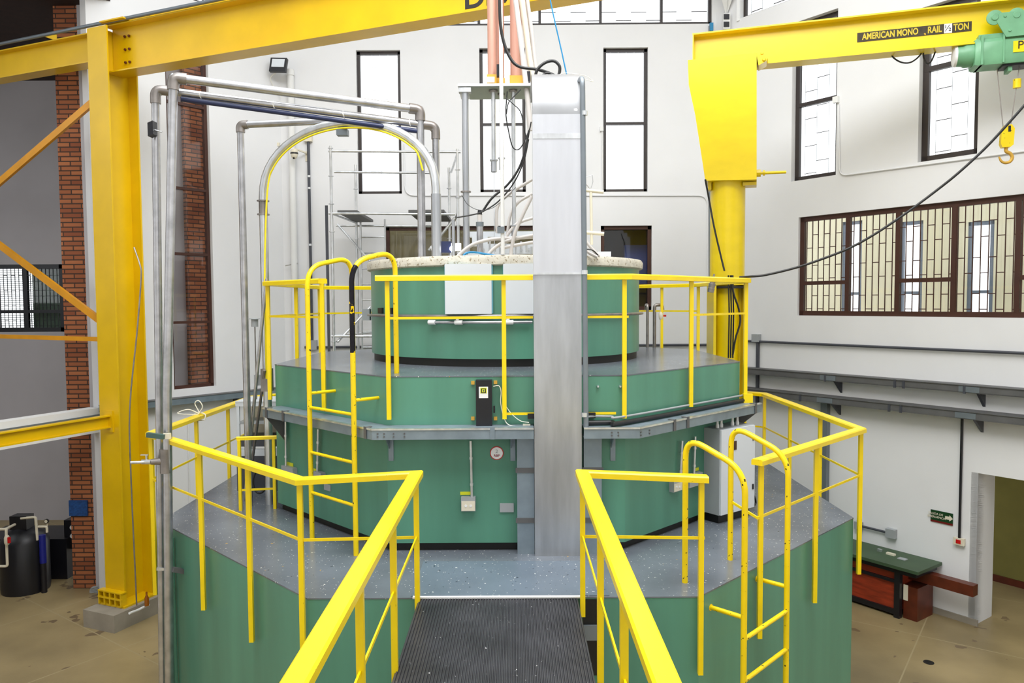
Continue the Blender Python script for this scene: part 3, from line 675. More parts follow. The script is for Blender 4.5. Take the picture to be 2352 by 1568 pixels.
# conduit right of the duct
pc = [at(1344, 985, 7.44), at(1340, 240, 7.44)]; x = at(1341, 700, 7.44).x
t = thing('steel_conduit', 'grey steel conduit standing right beside the tall aluminium duct, bent back at its top', 'conduit', (x, 7.44, zT))
pts = fillet([V((x+.02, 7.44, zT)), V((x-.01, 7.44, at(1338, 172, 7.44).z)), V((x-.08, 8.3, at(1338, 172, 7.44).z-.1))], .12)
MB().tube(pts, .026, 12).build('pipe', M_grey2, t)
for y in (952, 260, 625): q = at(1342, y, 7.44); MB().cyl(V((x+.006, 7.44, q.z-.02)), V((x+.006, 7.44, q.z+.02)), .032, 12).build('coupling', M_steel, t)
q = at(1357, 953, 7.55)
t = thing('rail_socket', 'small black bracket clamp under the yellow bar right of the duct', 'clamp', (q.x, 7.58, q.z)); MB().box((q.x, 7.575, q.z), (.09, .09, .05)).build('clamp', M_blackp, t)
q = at(1220, 955, 7.55); t = thing('rail_socket', 'small black bracket clamp under the yellow bar left of the duct', 'clamp', (q.x, 7.58, q.z)); MB().box((q.x, 7.575, q.z), (.07, .09, .05)).build('clamp', M_blackp, t)
# ------------------------------------------------------------ fittings on the middle tier
PF = (V((0, T2[1]-A2, 0)), V((0, -1, 0)))
q = atw(1111, 924, PF)
t = thing('safety_switch', 'black moulded switch box with green square logo on the middle tier', 'switch box', (q.x, PF[0].y, q.z-.2))
hs_ = MB().wbox(PF, 1093, 873, 1130, 978, .0, .10).build('housing', M_blackp, t, bevel=.018)
MB().wbox(PF, 1100, 888, 1121, 914, .10, .103).build('label_plate', M_paper, hs_)
MB().wbox(PF, 1103, 890, 1118, 903, .103, .105).build('logo', M_lime, hs_, label='yellow green square logo')
m = MB(); m.wbox(PF, 1105, 892, 1116, 902, .105, .1065); m.build('logo_ring', M_ink, hs_); MB().wbox(PF, 1107, 893.5, 1114, 900.5, .1065, .108).build('logo_square', M_lime, hs_)
MB().wbox(PF, 1109, 895, 1112, 899, .108, .109).build('logo_mark', M_dull_green, hs_)
for (x, y) in ((1086, 879), (1138, 878), (1086, 961), (1138, 961)): MB().wbox(PF, x-4, y-4, x+4, y+4, 0, .02).build('fixing_tab', M_brass, t)
MB().wbox(PF, 1133, 932, 1137, 948, .04, .055).build('handle', M_blackp, t)
m = MB(); m.tube(smooth([at(1133, 887, 7.57), at(1146, 886, 7.57), at(1151, 900, 7.57), at(1150, 925, 7.57), at(1158, 960, 7.56), at(1170, 976, 7.55), at(1200, 979, 7.52), at(1226, 980, 7.5)]), .005, 6)
tag(m.build('white_cable', M_rope), 'thin white cable hanging from the black switch box down to the tray', 'cable')
m = MB(); m.tube(smooth([at(1160, 930, 7.57), at(1175, 950, 7.56), at(1195, 966, 7.55), at(1215, 970, 7.52)]), .004, 6)
tag(m.build('white_cable', M_rope), 'thin white cable looping from the yellow post to a plug by the duct', 'cable')
tag(MB().wbox(PF, 1201, 974, 1218, 982, .05, .08).build('plug_socket', M_cream, bevel=.004), 'white inline plug lying on the tray beside the duct', 'plug')
q = atw(1141, 1040, PF)
t = thing('round_sign', 'round white sign with red rim reading 2 RBP', 'sign', (q.x, PF[0].y, q.z))
MB().lathe(q+V((0, 0, 0)), [(.068, 0), (.068, .006)], 40, V((0, -1, 0))).build('red_rim', M_red, t)
sf_ = MB().lathe(q+V((0, -.006, 0)), [(.060, 0), (.060, .003)], 40, V((0, -1, 0))).build('sign_face', M_paper, t)
text('2', q+V((0, -.011, .017)), .05, (1, 0, 0), (0, -1, 0), M_grey, 'number', sf_)
text('RBP', q+V((0, -.011, -.026)), .034, (1, 0, 0), (0, -1, 0), M_redink, 'lettering', sf_, xs=1.1)
def outlet(name, label, cat, pl, cx, top, box, cond_x, plate=True, tagy=None):
    q = atw(cx, box[3], pl); t = thing(name, label, cat, q)
    MB().wbox(pl, box[0], box[1], box[2], box[3], 0, .06).build('box', M_grey, t, bevel=.005)
    if plate:
        w_ = box[2]-box[0]; h_ = box[3]-box[1]
        fp_ = MB().wbox(pl, box[0]+1, box[1]+h_*.28, box[2]-1, box[3]-1, .06, .066).build('face_plate', M_cream, t)
        for k in (.33, .67):
            c = atw(box[0]+w_*k, box[1]+h_*.62, pl, .066); MB().lathe(c, [(.014, 0), (.012, .004)], 14, pl[1]).build('receptacle', M_paper, fp_)
    a = atw(cond_x[0], top, pl, .035); b = atw(cond_x[1], box[1]+3, pl, .035)
    MB().tube([a, b], .014, 10).build('conduit', M_steel, t)
    for k in (.3, .75):
        p_ = a.lerp(b, k); MB().cyl(p_-Z*.012, p_+Z*.012, .019, 10).build('coupling', M_steel, t)
    if tagy: MB().wbox(pl, *tagy, .002, .006).build('yellow_tag', M_lime, t)
    return t
outlet('power_outlet', 'double cream power outlet with conduit on the front of the middle tier', 'outlet', PF, 1075, 1012, (1059, 1142, 1092, 1174), (1081, 1084), True, (1057, 1129, 1081, 1136))
tag(MB().wbox(PF, 1148, 1156, 1180, 1176, 0, .015).build('blank_plate', M_grey, bevel=.004), 'small blank grey cover plate between the outlet and the upright channel', 'cover plate')
MB_l = (V((T2[0]-A2, T2[1]-S2, 0)), nd)
outlet('junction_box', 'small grey junction box with conduit at the far left end of the middle tier', 'junction box', PD, 657, 968, (646, 1072, 672, 1088), (656, 657), False, (659, 1062, 673, 1070))
outlet('junction_box', 'small dark socket box with conduit behind the tall yellow ladder', 'junction box', PD, 728, 985, (720, 1084, 737, 1102), (731, 729), False, (720, 1076, 727, 1083))
tag(MB().wbox(PD, 744, 1112, 758, 1126, 0, .012).build('blank_plate', M_grey, bevel=.003), 'small pale cover plate low behind the tall yellow ladder', 'cover plate')
PDr2 = (V((T2[0]+A2, T2[1]-S2, 0)), nr)
outlet('power_outlet', 'small cream outlet with dark conduit left of the white cabinet', 'outlet', PDr2, 1558, 1012, (1548, 1102, 1568, 1128), (1567, 1562), True)
outlet('junction_box', 'grey junction box under a steel conduit against the white cabinet', 'junction box', PDr2, 1600, 1002, (1584, 1088, 1614, 1116), (1597, 1594), False, (1596, 1074, 1605, 1081))
# white control cabinet on the right
c0 = atz(1651, 1186, Z1+.09); 
dx = V((R2, R2, 0)); 
cab = thing('control_cabinet', 'white steel control cabinet standing on the lower deck at the right of the tank', 'cabinet', (c0.x+.2, c0.y+.2, Z1))
zc0 = Z1+.10; zc1 = zc0+.97
wdt, dpt = .0, 0
# front face faces the right-front diagonal, side face seen from the camera
A_ = V((c0.x, c0.y, 0)); pr = at(1729, 1090, A_.y+.45); 
wid = .62; dep = .36; fdir = V((.80, .60, 0)).normalized(); sdir = V((-.60, .80, 0)).normalized()*-1
B_ = A_+fdir*wid; sd2 = V((-fdir.y, fdir.x, 0))
ctr = A_+fdir*wid/2+sd2*dep/2
MB().box(V((ctr.x, ctr.y, (zc0+zc1)/2)), (wid, dep, zc1-zc0), fdir, sd2, Z).build('body', M_grey, cab, bevel=.008)
ctr2 = A_+fdir*wid/2-sd2*.013
cdo = MB().box(V((ctr2.x, ctr2.y, (zc0+zc1)/2)), (wid-.01, .024, zc1-zc0-.01), fdir, sd2, Z).build('door', M_ltgrey, cab, bevel=.006)
dr = ctr2-sd2*.014
MB().box(V((dr.x, dr.y, zc1-.20))-fdir*.10, (.12, .006, .10), fdir, sd2, Z).build('name_plate', M_brown, cdo)
MB().box(V((dr.x, dr.y, zc1-.15))+fdir*.27, (.025, .012, .06), fdir, sd2, Z).build('lock', M_blackp, cdo)
MB().box(V((dr.x, dr.y, zc0+.25))+fdir*.27, (.025, .012, .06), fdir, sd2, Z).build('lock', M_blackp, cdo)
MB().box(V((ctr.x, ctr.y, Z1+.06)), (wid-.06, dep-.06, .12), fdir, sd2, Z).build('shadow_base', M_black, cab)  # black block stands in for the shadow under the cabinet
for k in (-.22, -.15, .05, .14):
    q = ctr+fdir*k-sd2*.08; MB().lathe(V((q.x, q.y, zc1)), [(.02, 0), (.02, .03), (.014, .05), (.012, .11), (.02, .115), (.02, .15)], 12).build('cable_gland', M_paper, cab)
tag(MB().tube(smooth([ctr+fdir*.36+Z*(Z1+.5), ctr+fdir*.44+Z*(Z1+.35), ctr+fdir*.62+Z*(Z1+.06), ctr+fdir*.4+Z*(Z1+.02)]), .011, 8).build('black_cable', M_rubber), 'black cable hanging behind the white control cabinet', 'cable')

# ------------------------------------------------------------ fittings on the drum
def drum_pt(px, py, off=0):
    d = ray(px, py); cx, cy = DC; r = 1.79+off
    a = d.x**2+d.y**2; b = -2*(d.x*cx+d.y*cy); c = cx*cx+cy*cy-r*r; t = (-b-math.sqrt(max(0, b*b-4*a*c)))/(2*a); return CAMP+d*t
for (x0, x1, lab) in ((1023, 1130, 'white flat metal box with teal side on the drum, left of the other'), (1157, 1226, 'white flat metal box on the drum, partly behind the duct')):
    p0 = drum_pt(x0, 650, .02); p1 = drum_pt(x1, 650, .02); yy = min(p0.y, p1.y)-.02
    a = at(x0, 650, yy).x; b = at(x1, 650, yy).x; z1 = at(1080, 607, yy).z; z0 = at(1080, 720, yy).z
    t = thing('drum_box', lab, 'box', ((a+b)/2, yy+.05, z0))
    MB().box(((a+b)/2, yy+.09, (z0+z1)/2), (b-a+.02, .17, z1-z0)).build('box', mat('teal_enamel%d' % x0, (96, 160, 176), .5), t)
    MB().box(((a+b)/2-.005, yy, (z0+z1)/2), (b-a, .012, z1-z0+.01)).build('cover', M_ltgrey, t, bevel=.003)
# conduit around the drum
def arc(a0, a1, r, z, n=28): return [V((DC[0]+r*math.sin(math.radians(a0+(a1-a0)*i/n)), DC[1]-r*math.cos(math.radians(a0+(a1-a0)*i/n)), z)) for i in range(n+1)]
zc_ = drum_pt(1400, 722).z
t = thing('drum_conduit', 'dark grey conduit curving around the drum with a junction box at its left end', 'conduit', arc(-78, -78, 1.82, zc_, 1)[0])
MB().tube(arc(-78, 84, 1.83, zc_, 60), .018, 10).build('pipe', M_pipe2, t)
q = arc(-84, -84, 1.86, zc_, 1)[0]; MB().box(q, (.10, .12, .15)).build('junction_box', M_grey, t, bevel=.006)
for a in (-58, -50): q = arc(a, a, 1.80, zc_+.06, 1)[0]; MB().box(q, (.13, .03, .07), V((math.cos(math.radians(a)), math.sin(math.radians(a)), 0))).build('patch_box', M_blackp, t)
# manifold
zq = drum_pt(1100, 740).z
t = thing('pipe_manifold', 'short grey pipe with white plastic tees clamped to the front of the drum', 'pipe', arc(-20, -20, 1.85, zq, 1)[0])
MB().tube(arc(-26, 10, 1.84, zq, 24), .018, 10).build('pipe', M_pipe, t)
for a in (-26.5, -16, 2):
    pp = arc(a-1.4, a+1.4, 1.84, zq, 3); m = MB(); m.tube(pp, .026, 12); 
    if a > -20: m.cyl(pp[1], pp[1]+Z*.06, .02, 10)
    m.build('white_tee', M_paper, t)
# ------------------------------------------------------------ big pipes
def pipe_run(label, pts, r, mt, fr=.09, cuffs=True, name='steel_pipe', cat='pipe', group=None, mats=None):
    t = thing(name, label, cat, pts[0], group); pts = [V(p) for p in pts]
    MB().tube(fillet(pts, fr, 7), r, 16).build('pipe', mt, t)
    if cuffs:
        for i in range(1, len(pts)-1):
            a = (pts[i-1]-pts[i]).normalized(); b = (pts[i+1]-pts[i]).normalized()
            MB().tube(fillet([pts[i]+a*(fr+.03), pts[i], pts[i]+b*(fr+.03)], fr, 7), r*1.28, 16).build('elbow', M_pipe2, t)
    return t
YP = 8.22
footPB = at(389, 1568, YP); footPB.z = 0; 
pb0 = at(389, 1568, YP); pb1 = at(384, 900, YP); pb2 = at(398, 178, YP)
rimB = V((at(969, 588, 9.14).x, 9.14, 5.64)); rimA = V((at(1004, 590, 9.2).x, 9.2, 5.64))
topB = V((rimB.x, rimB.y, at(970, 252, 9.14).z)); topA = V((rimA.x, rimA.y, at(1003, 290, 9.2).z))
t = pipe_run('front galvanised pipe of the left pair, crossing overhead to the drum', [V((pb0.x, pb0.y, 0)), pb0, pb1, pb2, topB, rimB], .047, M_pipe, .001, False)
for (a, b, c) in ((pb1, pb2, topB), (pb2, topB, rimB)):
    u1 = (a-b).normalized(); u2 = (c-b).normalized(); MB().tube(fillet([b+u1*.13, b, b+u2*.13], .11, 7), .06, 16).build('elbow', M_pipe2, t)
# tee with small valve
q = at(381, 1058, YP); MB().cyl(q-Z*.13, q+Z*.13, .062, 16).build('tee', M_pipe2, t)
MB().cyl(q, q+V((-.14, -.05, 0)), .045, 14, .03).build('reducer', M_pipe2, t)
q2 = at(300, 1062, YP-.1); MB().cyl(q+V((-.13, -.05, 0)), q2, .017, 12).build('nipple', M_steel, t)
q3 = q.lerp(q2, .55); m = MB(); m.cyl(q3-V((.05, 0, 0)), q3+V((.05, 0, 0)), .027, 12); m.cyl(q3, q3+Z*.07, .01, 8); m.box(q3+Z*.075-V((.02, 0, 0)), (.08, .02, .01)); m.build('valve', M_steel, t)
pa0 = at(371, 1568, YP+.12); pa2 = at(357, 205, YP+.12)
t = pipe_run('rear galvanised pipe of the left pair, with navy pipe strapped under it', [V((pa0.x, pa0.y, 0)), pa2, topA, rimA], .042, M_pipe, .12)
MB().tube([pa2+V((.25, .05, -.09)), topA.lerp(pa2, .06)+V((0, 0, -.085))], .028, 12).build('navy_pipe', M_navy, t, label='dark navy pipe strapped underneath')
for k in (.15, .4, .65, .9): q = pa2.lerp(topA, k); MB().tube([q-Z*.002+V((-.006, 0, 0)), q+V((.006, 0, 0))], .046, 16).build('strap', M_paper, t)
# brackets holding the pair
q = at(358, 1000, YP-.06); t = thing('pipe_bracket', 'dark green steel bracket holding the two left pipes to the yellow railing', 'bracket', q)
MB().bar(at(338, 998, YP-.12), at(378, 1003, YP-.12), .05, .05).build('bracket', M_dull_green, t)
MB().box(at(384, 1001, YP-.09), (.07, .04, .06)).build('clamp', M_cream, t)
q = at(412, 1310, YP); t = thing('pipe_bracket', 'grey steel clamp bracket holding the left pipes to the green tank face', 'bracket', q)
MB().bar(at(396, 1307, YP), at(432, 1313, YP+.12), .07, .05).build('bracket', M_darktray, t)
MB().bar(at(360, 1306, YP-.03), at(396, 1307, YP), .02, .03).build('clamp', M_steel, t)
q = at(350, 297, YP); t = thing('small_floodlight', 'small black floodlight clamped near the top of the left pipes', 'lamp', q); MB().box(q, (.06, .1, .14), V((1, 0, .4))).build('lamp_body', M_blackp, t); MB().cyl(q, at(372, 303, YP), .008, 8).build('clamp_arm', M_steel, t)
q = at(412, 258, YP+1.2)
t = thing('wall_lamp_shade', 'white hanging lamp shade reflected light seen in the tall left window', 'lamp', q) if 0 else None
# rectangular-run pipe and the arch
g1 = atz(573, 1161, Z1); top1 = V((g1.x, g1.y, at(553, 287, g1.y).z))
join = at(826, 274, 9.35)
t = pipe_run('slim galvanised pipe standing on the deck, turning level to join the arch pipe', [g1, top1, join, join+V((.02, 0, -.07))], .042, M_pipe, .06)
g2 = atz(620, 1157, Z1); yr = 8.88; rf = V((at(1003, 590, yr).x, yr, 5.64))
zsp = at(600, 455, g2.y).z; ztp = at(800, 287, 9.3).z
pts = [g2, V((g2.x, g2.y, zsp))]
for i in range(1, 24):
    th = math.pi*i/24; k = .5-.5*math.cos(th); pts.append(V((g2.x+(rf.x-g2.x)*k, g2.y+(rf.y-g2.y)*k, zsp+(ztp-zsp)*math.sin(th)**.9)))
pts += [V((rf.x, rf.y, zsp+.02)), rf]
arch = thing('arch_pipe', 'large bent steel pipe arching from the lower deck over to the drum', 'pipe', g2)
rads = [.051]*len(pts); 
MB().tube(pts, rads, 18).build('pipe', M_steel, arch)
MB().cyl(V((rf.x, rf.y, 5.64)), V((rf.x, rf.y, zsp-.05)), .058, 18).build('sleeve', M_alu, arch)
q = V((g2.x, g2.y, at(600, 477, g2.y).z)); m = MB(); m.cyl(q-Z*.09, q-Z*.075, .075, 16); m.cyl(q+Z*.075, q+Z*.09, .075, 16); m.cyl(q-Z*.08, q+Z*.08, .052, 16); m.build('flange_joint', M_pipe2, arch)
q = V((g2.x, g2.y, at(612, 872, g2.y).z)); m = MB(); m.box(q, (.12, .12, .28)); m.build('coupling_box', M_pipe2, arch, bevel=.02); MB().box(q+V((-.1, -.02, 0)), (.09, .06, .13)).build('switch', M_grey, arch)
for k in (6, 9, 12, 15, 18, 20): MB().tube([pts[k], pts[k].lerp(pts[k+1], .06)], .049, 18).build('tie', M_paper, arch)
yp = [at(608, 640, g2.y-.07), at(612, 470, g2.y-.08)]
for i in range(3, 22): p_ = pts[i]; c_ = V((g2.x+rf.x, g2.y+rf.y, 0))/2; c_.z = zsp; yp.append(p_+(c_-p_).normalized()*.07+V((0, -.04, 0)))
yp.append(yp[-1]+V((.06, -.02, -.2)))
yp = [at(612, 870, g2.y-.06)]+yp
tag(MB().tube(smooth(yp, 3), .011, 8).build('yellow_cable', M_ylw_cable), 'thin yellow cable strapped under the arch pipe', 'cable')
q = at(787, 305, 9.2); tag(MB().box(q, (.13, .1, .07)).build('sensor_box', M_grey2, bevel=.004), 'small grey box hanging under the crown of the arch pipe', 'box')
# slanted rods and hanging tool on the left
tag(MB().tube([atz(562, 1150, Z1), at(600, 760, 9.3), at(613, 640, 9.3)], .02, 10).build('leaning_rod', M_pipe), 'long thin steel rod leaning against the arch pipe, with red tip mark', 'rod')
tag(MB().tube([atz(570, 1128, Z1), at(608, 850, 9.4)], .018, 10).build('leaning_rod', M_pipe2), 'shorter steel rod leaning beside the arch pipe coupling', 'rod')
q = at(585, 740, 10.4); t = thing('hanging_sensor', 'small grey cylinder on a thin rod beside the slim left pipe', 'sensor', at(590, 930, 10.4))
MB().lathe(q-Z*.06, [(.045, 0), (.045, .1), (.075, .105), (.07, .115)], 16).build('head', M_grey, t); MB().cyl(at(590, 932, 10.4), q-Z*.06, .009, 8).build('stem', M_pipe2, t)
# cable coil on deck
q = atz(598, 1140, Z1); m = MB(); m.tube([q+V((.09*math.cos(a), .03*math.sin(a), .2+.15*math.sin(a))) for a in [i*2*math.pi/24 for i in range(25)]], .012, 8)
tag(m.build('cable_coil', M_rubber), 'black cable coil beside the foot of the arch pipe', 'cable')
# ------------------------------------------------------------ equipment rack at left
x0 = at(546, 1100, 10.2).x; x1 = T2[0]-A2-.12
rk = thing('equipment_rack', 'grey open equipment rack standing on a dark grey box at the left of the tank', 'rack', ((x0+x1)/2, 10.4, Z1))
zl = at(590, 1047, 10.2).z; zu = at(590, 922, 10.2).z
MB().box(((x0+x1)/2, 10.45, (Z1+zl)/2), (x1-x0, .55, zl-Z1)).build('lower_box', M_dkbox, rk, bevel=.02)
m = MB()
for x in (x0+.03, x1-.03):
    for y in (10.2, 10.7): m.box((x, y, (zl+zu)/2), (.035, .035, zu-zl))
m.box(((x0+x1)/2, 10.2, zu-.03), (x1-x0, .04, .06)); m.box(((x0+x1)/2, 10.2, zl+.05), (x1-x0, .04, .09)); m.box(((x0+x1)/2, 10.45, zu), (x1-x0, .55, .015)); m.build('rack_frame', M_ltgrey, rk)
MB().box(((x0+x1)/2, 10.68, (zl+zu)/2), (x1-x0-.08, .02, zu-zl-.1)).build('back_panel', M_cream, rk)
MB().box(((x0+x1)/2, 10.4, zl+.19), (x1-x0-.06, .42, .12)).build('instrument', M_dkbox, rk); MB().box(((x0+x1)/2, 10.4, (zl+zu)/2+.08), (x1-x0-.06, .42, .03)).build('shelf', M_grey, rk)
# ------------------------------------------------------------ scaffold behind the tank
YN, YFa = 14.0, 15.6
xl_ = at(762, 500, YN).x; xr_ = at(1052, 500, YN).x
sc = thing('scaffold', 'galvanised tube scaffold with planks and ladder standing behind the tank', 'scaffold', (xl_, YN, 0))
zt0 = at(762, 335, YN).z; zp = at(900, 489, YN).z
xfl = xl_+.12; xfr = xr_-.04
for (x, y, zb, zt) in ((xl_, YN, 0, zt0), (xfl, YFa, 0, zt0-.05), (xr_, YN, 2.6, at(1050, 342, YN).z), (xfr-.25, YFa, 0, at(1020, 385, YFa).z)):
    t_ = MB(); t_.cyl((x, y, zb), (x, y, zt), .026, 12)
    z = zb+.4
    while z < zt: t_.cyl((x, y, z), (x, y, z+.012), .05, 12); z += .5
    t_.build('upright', M_steel, sc)
for (py, Y, a, b) in ((347, YN, 755, 1058), (395, YN+.8, 768, 1000), (490, YN, 755, 1045), (518, YFa, 772, 1010)):
    MB().cyl(at(a, py, Y), at(b, py+2, Y), .022, 12).build('ledger', M_steel, sc)
for x in (xl_, xr_): MB().cyl((x, YN, zp), (x+(.1 if x == xl_ else -.2), YFa, zp), .022, 12).build('cross_tube', M_steel, sc)
MB().cyl((xr_, YN, at(1050, 352, YN).z), (xfr-.2, YFa, at(1018, 395, YFa).z), .022, 12).build('cross_tube', M_steel, sc)
for (a, b) in ((775, 820), (938, 1020)):
    MB().box(((at(a, 490, YN).x+at(b, 490, YN).x)/2, (YN+YFa)/2, zp+.03), (at(b, 490, YN).x-at(a, 490, YN).x, YFa-YN, .05)).build('plank', M_darktray, sc)
MB().cyl(at(775, 515, YFa), at(850, 600, YFa-.2), .022, 12).build('brace', M_steel, sc)
MB().cyl(at(1045, 500, YN), at(985, 575, YN), .026, 12).build('brace', M_steel, sc)
MB().cyl(at(775, 785, YN), at(850, 705, YN+.6), .024, 12).build('brace', M_steel, sc)
MB().cyl(at(762, 772, YN), at(860, 772, YN), .024, 12).build('ledger', M_steel, sc)
MB().cyl(at(762, 770, YFa), at(870, 762, YFa), .022, 12).build('ledger', M_steel, sc)
for x in (828, 884): MB().cyl(V((at(x, 560, YFa-.1).x, YFa-.1, 3.0)), at(x, 503, YFa-.1), .02, 10).build('ladder_side', M_steel, sc)
m = MB()
for k in range(9): 
    z = at(850, 545+36*k, YFa-.1).z; m.cyl((at(828, 560, YFa-.1).x, YFa-.1, z), (at(884, 560, YFa-.1).x, YFa-.1, z), .014, 8)
m.build('ladder_rungs', M_steel, sc)
MB().box((at(755, 640, YN).x-.03, YN+.05, (zp+.1+3.9)/2), (.05, .02, zp-3.7)).build('toe_board', M_dkbox, sc)
# ------------------------------------------------------------ instruments on top of the drum
def tbl(px, py, Y): return at(px, py, Y)
ZD = 5.64
zpl = at(1140, 196, 8.9).z
xA = at(1062, 196, 8.9).x; xB = at(1250, 196, 8.9).x
fr_ = thing('instrument_frame', 'tall white frame with sage grey platform standing on the drum', 'frame', (xA, 9.2, ZD))
MB().box(((xA+xB)/2, 9.15, zpl), (xB-xA+.1, .56, .03)).build('platform', M_ltgrey, fr_)
MB().box(((xA+xB)/2+.03, 9.15, zpl-.02), (xB-xA-.06, .52, .012)).build('underside_panel', M_greytable, fr_)
for (px, Y, r) in ((1069, 8.93, .038), (1245, 8.93, .034)):
    q = at(px, 300, Y); MB().cyl((q.x, Y, ZD-.02), (q.x, Y, zpl-.015), r, 16).build('leg', M_alu, fr_)
    MB().box((q.x, Y, zpl-.05), (.14, .1, .05)).build('bracket', M_steel, fr_)
q = at(1070, 442, 8.93); MB().lathe(V((q.x, 8.93, q.z)), [(.06, 0), (.06, .015)], 18).build('collar', M_pipe2, fr_)
for (px, ya, yb, r, Y) in ((1134, 215, 395, .026, 9.0), (1152, 208, 390, .022, 9.15), (1180, 215, 545, .024, 9.0)):
    a = at(px-1, ya, Y); a.z = zpl-.02; b = V((a.x, a.y, at(px, yb, Y).z)); t = thing('sensor_tube', {1134: 'pale metal tube hanging under the platform, leftmost with stepped end', 1152: 'slimmer metal tube hanging under the platform, just right of the leftmost', 1180: 'long metal rod reaching down from the platform beside the duct'}[px], 'tube', b)
    MB().cyl(a, b, r, 14).build('tube', M_steel, t)
    MB().lathe(V((a.x, a.y, a.z-.03)), [(r*2, 0), (r*2, .02)], 14).build('flange', M_pipe2, t)
    m = MB(); m.lathe(b+Z*.13, [(r*1.35, -.13), (r*1.35, -.01), (r*1.9, 0), (r*1.9, .012)], 14); m.build('end_cap', M_alu, t)
    MB().cyl(b, V((b.x, b.y, ZD)), .005, 6).build('thin_rod', M_steel, t)
q = at(1153, 300, 8.6); 
t = thing('white_mast', 'slender white mast rising from the drum past the platform and out of view', 'mast', (q.x, 8.6, ZD)); MB().cyl((q.x, 8.6, ZD), (q.x-.01, 8.6, 10.6), .022, 14).build('pole', M_white, t)
MB().box((q.x-.02, 8.6, at(1158, 528, 8.6).z), (.08, .07, .07)).build('foot_clamp', M_grey2, t)
labs = ['pale copper column above the platform, leftmost of three', 'pale copper column above the platform, middle of three', 'pale copper column above the platform, rightmost by the ribbed hoses']
for (x0, x1, yb, Y, lb_) in ((1120, 1139, 170, 9.1, 0), (1138, 1158, 172, 9.25, 1), (1172, 1199, 160, 9.15, 2)):
    a = at(x0, 120, Y).x; b = at(x1, 120, Y).x; zb = zpl+.015
    t = thing('copper_column', labs[lb_], 'column', ((a+b)/2, Y, zb), 'copper columns'); MB().cyl(((a+b)/2, Y, zb+.08), ((a+b)/2, Y, 10.8), (b-a)/2*1.02, 24).build('copper_tube', M_copper, t)
    MB().box(((a+b)/2, Y-.02, zb+.07), ((b-a)*1.15, .16, .14)).build('brass_base', M_brass, t, bevel=.006)
q = at(1148, 163, 8.98); tag(MB().box(q, (.07, .08, .13)).build('control_module', M_blackp, bevel=.01), 'small black electric module on the brass base of the copper columns', 'module')
q = at(1213, 177, 8.98); tag(MB().box(q, (.05, .08, .11)).build('control_module', M_blackp, bevel=.01), 'small black module between the platform and the duct top', 'module')
q = at(1138, 180, 8.98); tag(MB().box(q+V((-.06, -.02, -.02)), (.1, .02, .06)).build('label_plate', M_paper), 'small white label on the leftmost copper column base', 'label')
# ribbed hoses falling to the drum
for i, (P, r, mt, lb_) in enumerate((
    ([(1182, -20), (1192, 60), (1203, 150), (1212, 230), (1218, 300)], .030, M_hose, 'translucent hose with printed marks falling beside the copper columns'),
    ([(1196, -20), (1208, 70), (1217, 140), (1226, 190)], .034, M_cream, 'ribbed cream hose dropping behind the top of the duct'),
    ([(1208, -20), (1220, 70), (1229, 150), (1236, 185)], .026, M_hose, 'smooth pale hose, right of the ribbed cream hose'))):
    pts = smooth([at(x, y, 8.95+.1*i) for x, y in P], 10)
    rr = [r*(1+.07*(k % 2)) for k in range(len(pts))] if i == 1 else r
    tag(MB().tube(pts, rr, 12).build('hose', mt), lb_, 'hose')
for (P, r, Y, mt, lb_) in (
    ([(1147, -30), (1149, 50), (1158, 100), (1175, 138), (1196, 154), (1232, 159), (1262, 168), (1282, 178)], .016, 8.0, M_rubber, 'thick black cable sweeping down into the top of the duct'),
    ([(1229, 182), (1234, 160), (1252, 144), (1272, 140), (1285, 152), (1284, 170), (1277, 180)], .016, 7.95, M_rubber, 'black cable loop standing on the duct top'),
    ([(1240, 182), (1248, 171), (1262, 168), (1280, 180)], .010, 7.85, M_rubber, 'small black cable loop inside the larger loop on the duct'),
    ([(1270, 178), (1295, 168), (1320, 170), (1345, 174), (1362, 186), (1350, 184), (1318, 174)], .003, 7.8, M_rope, 'thin white wire curling over the duct top to the grey conduit'),
    ([(1165, 210), (1162, 260), (1168, 300), (1178, 338), (1195, 340), (1215, 300), (1220, 280)], .007, 8.9, M_rubber, 'black cable drooping in a deep loop left of the duct'),
    ([(1162, 225), (1180, 240), (1196, 258), (1205, 300), (1212, 330)], .006, 8.8, M_rubber, 'black cable crossing behind the white mast'),
    ([(1196, 205), (1180, 222), (1168, 236), (1163, 262)], .006, 8.85, M_rubber, 'short black cable tied under the platform'),
    ([(1215, 300), (1205, 350), (1190, 390), (1165, 425), (1130, 455), (1108, 486)], .013, 8.7, M_rubber, 'thick black cable bundle running from the duct down to the drum gauge'),
    ([(1214, 320), (1203, 370), (1180, 420), (1145, 462), (1108, 486), (1080, 494), (1045, 500)], .008, 8.65, M_rubber, 'thin black cable running down left toward the scaffold end'),
    ([(1060, 447), (1075, 470), (1100, 482), (1130, 478), (1160, 455), (1185, 430)], .003, 8.6, M_rubber, 'fine black wire slung between frame leg and mast'),
    ([(1258, -30), (1270, 30), (1286, 100), (1303, 178)], .007, 8.1, M_blue, 'taut blue rope rising from the top of the duct'),
):
    tag(MB().tube(smooth([at(x, y, Y) for x, y in P], 8), r, 8).build('cable' if mt is not M_blue else 'blue_rope', mt), lb_, 'rope' if mt is M_blue else 'cable')
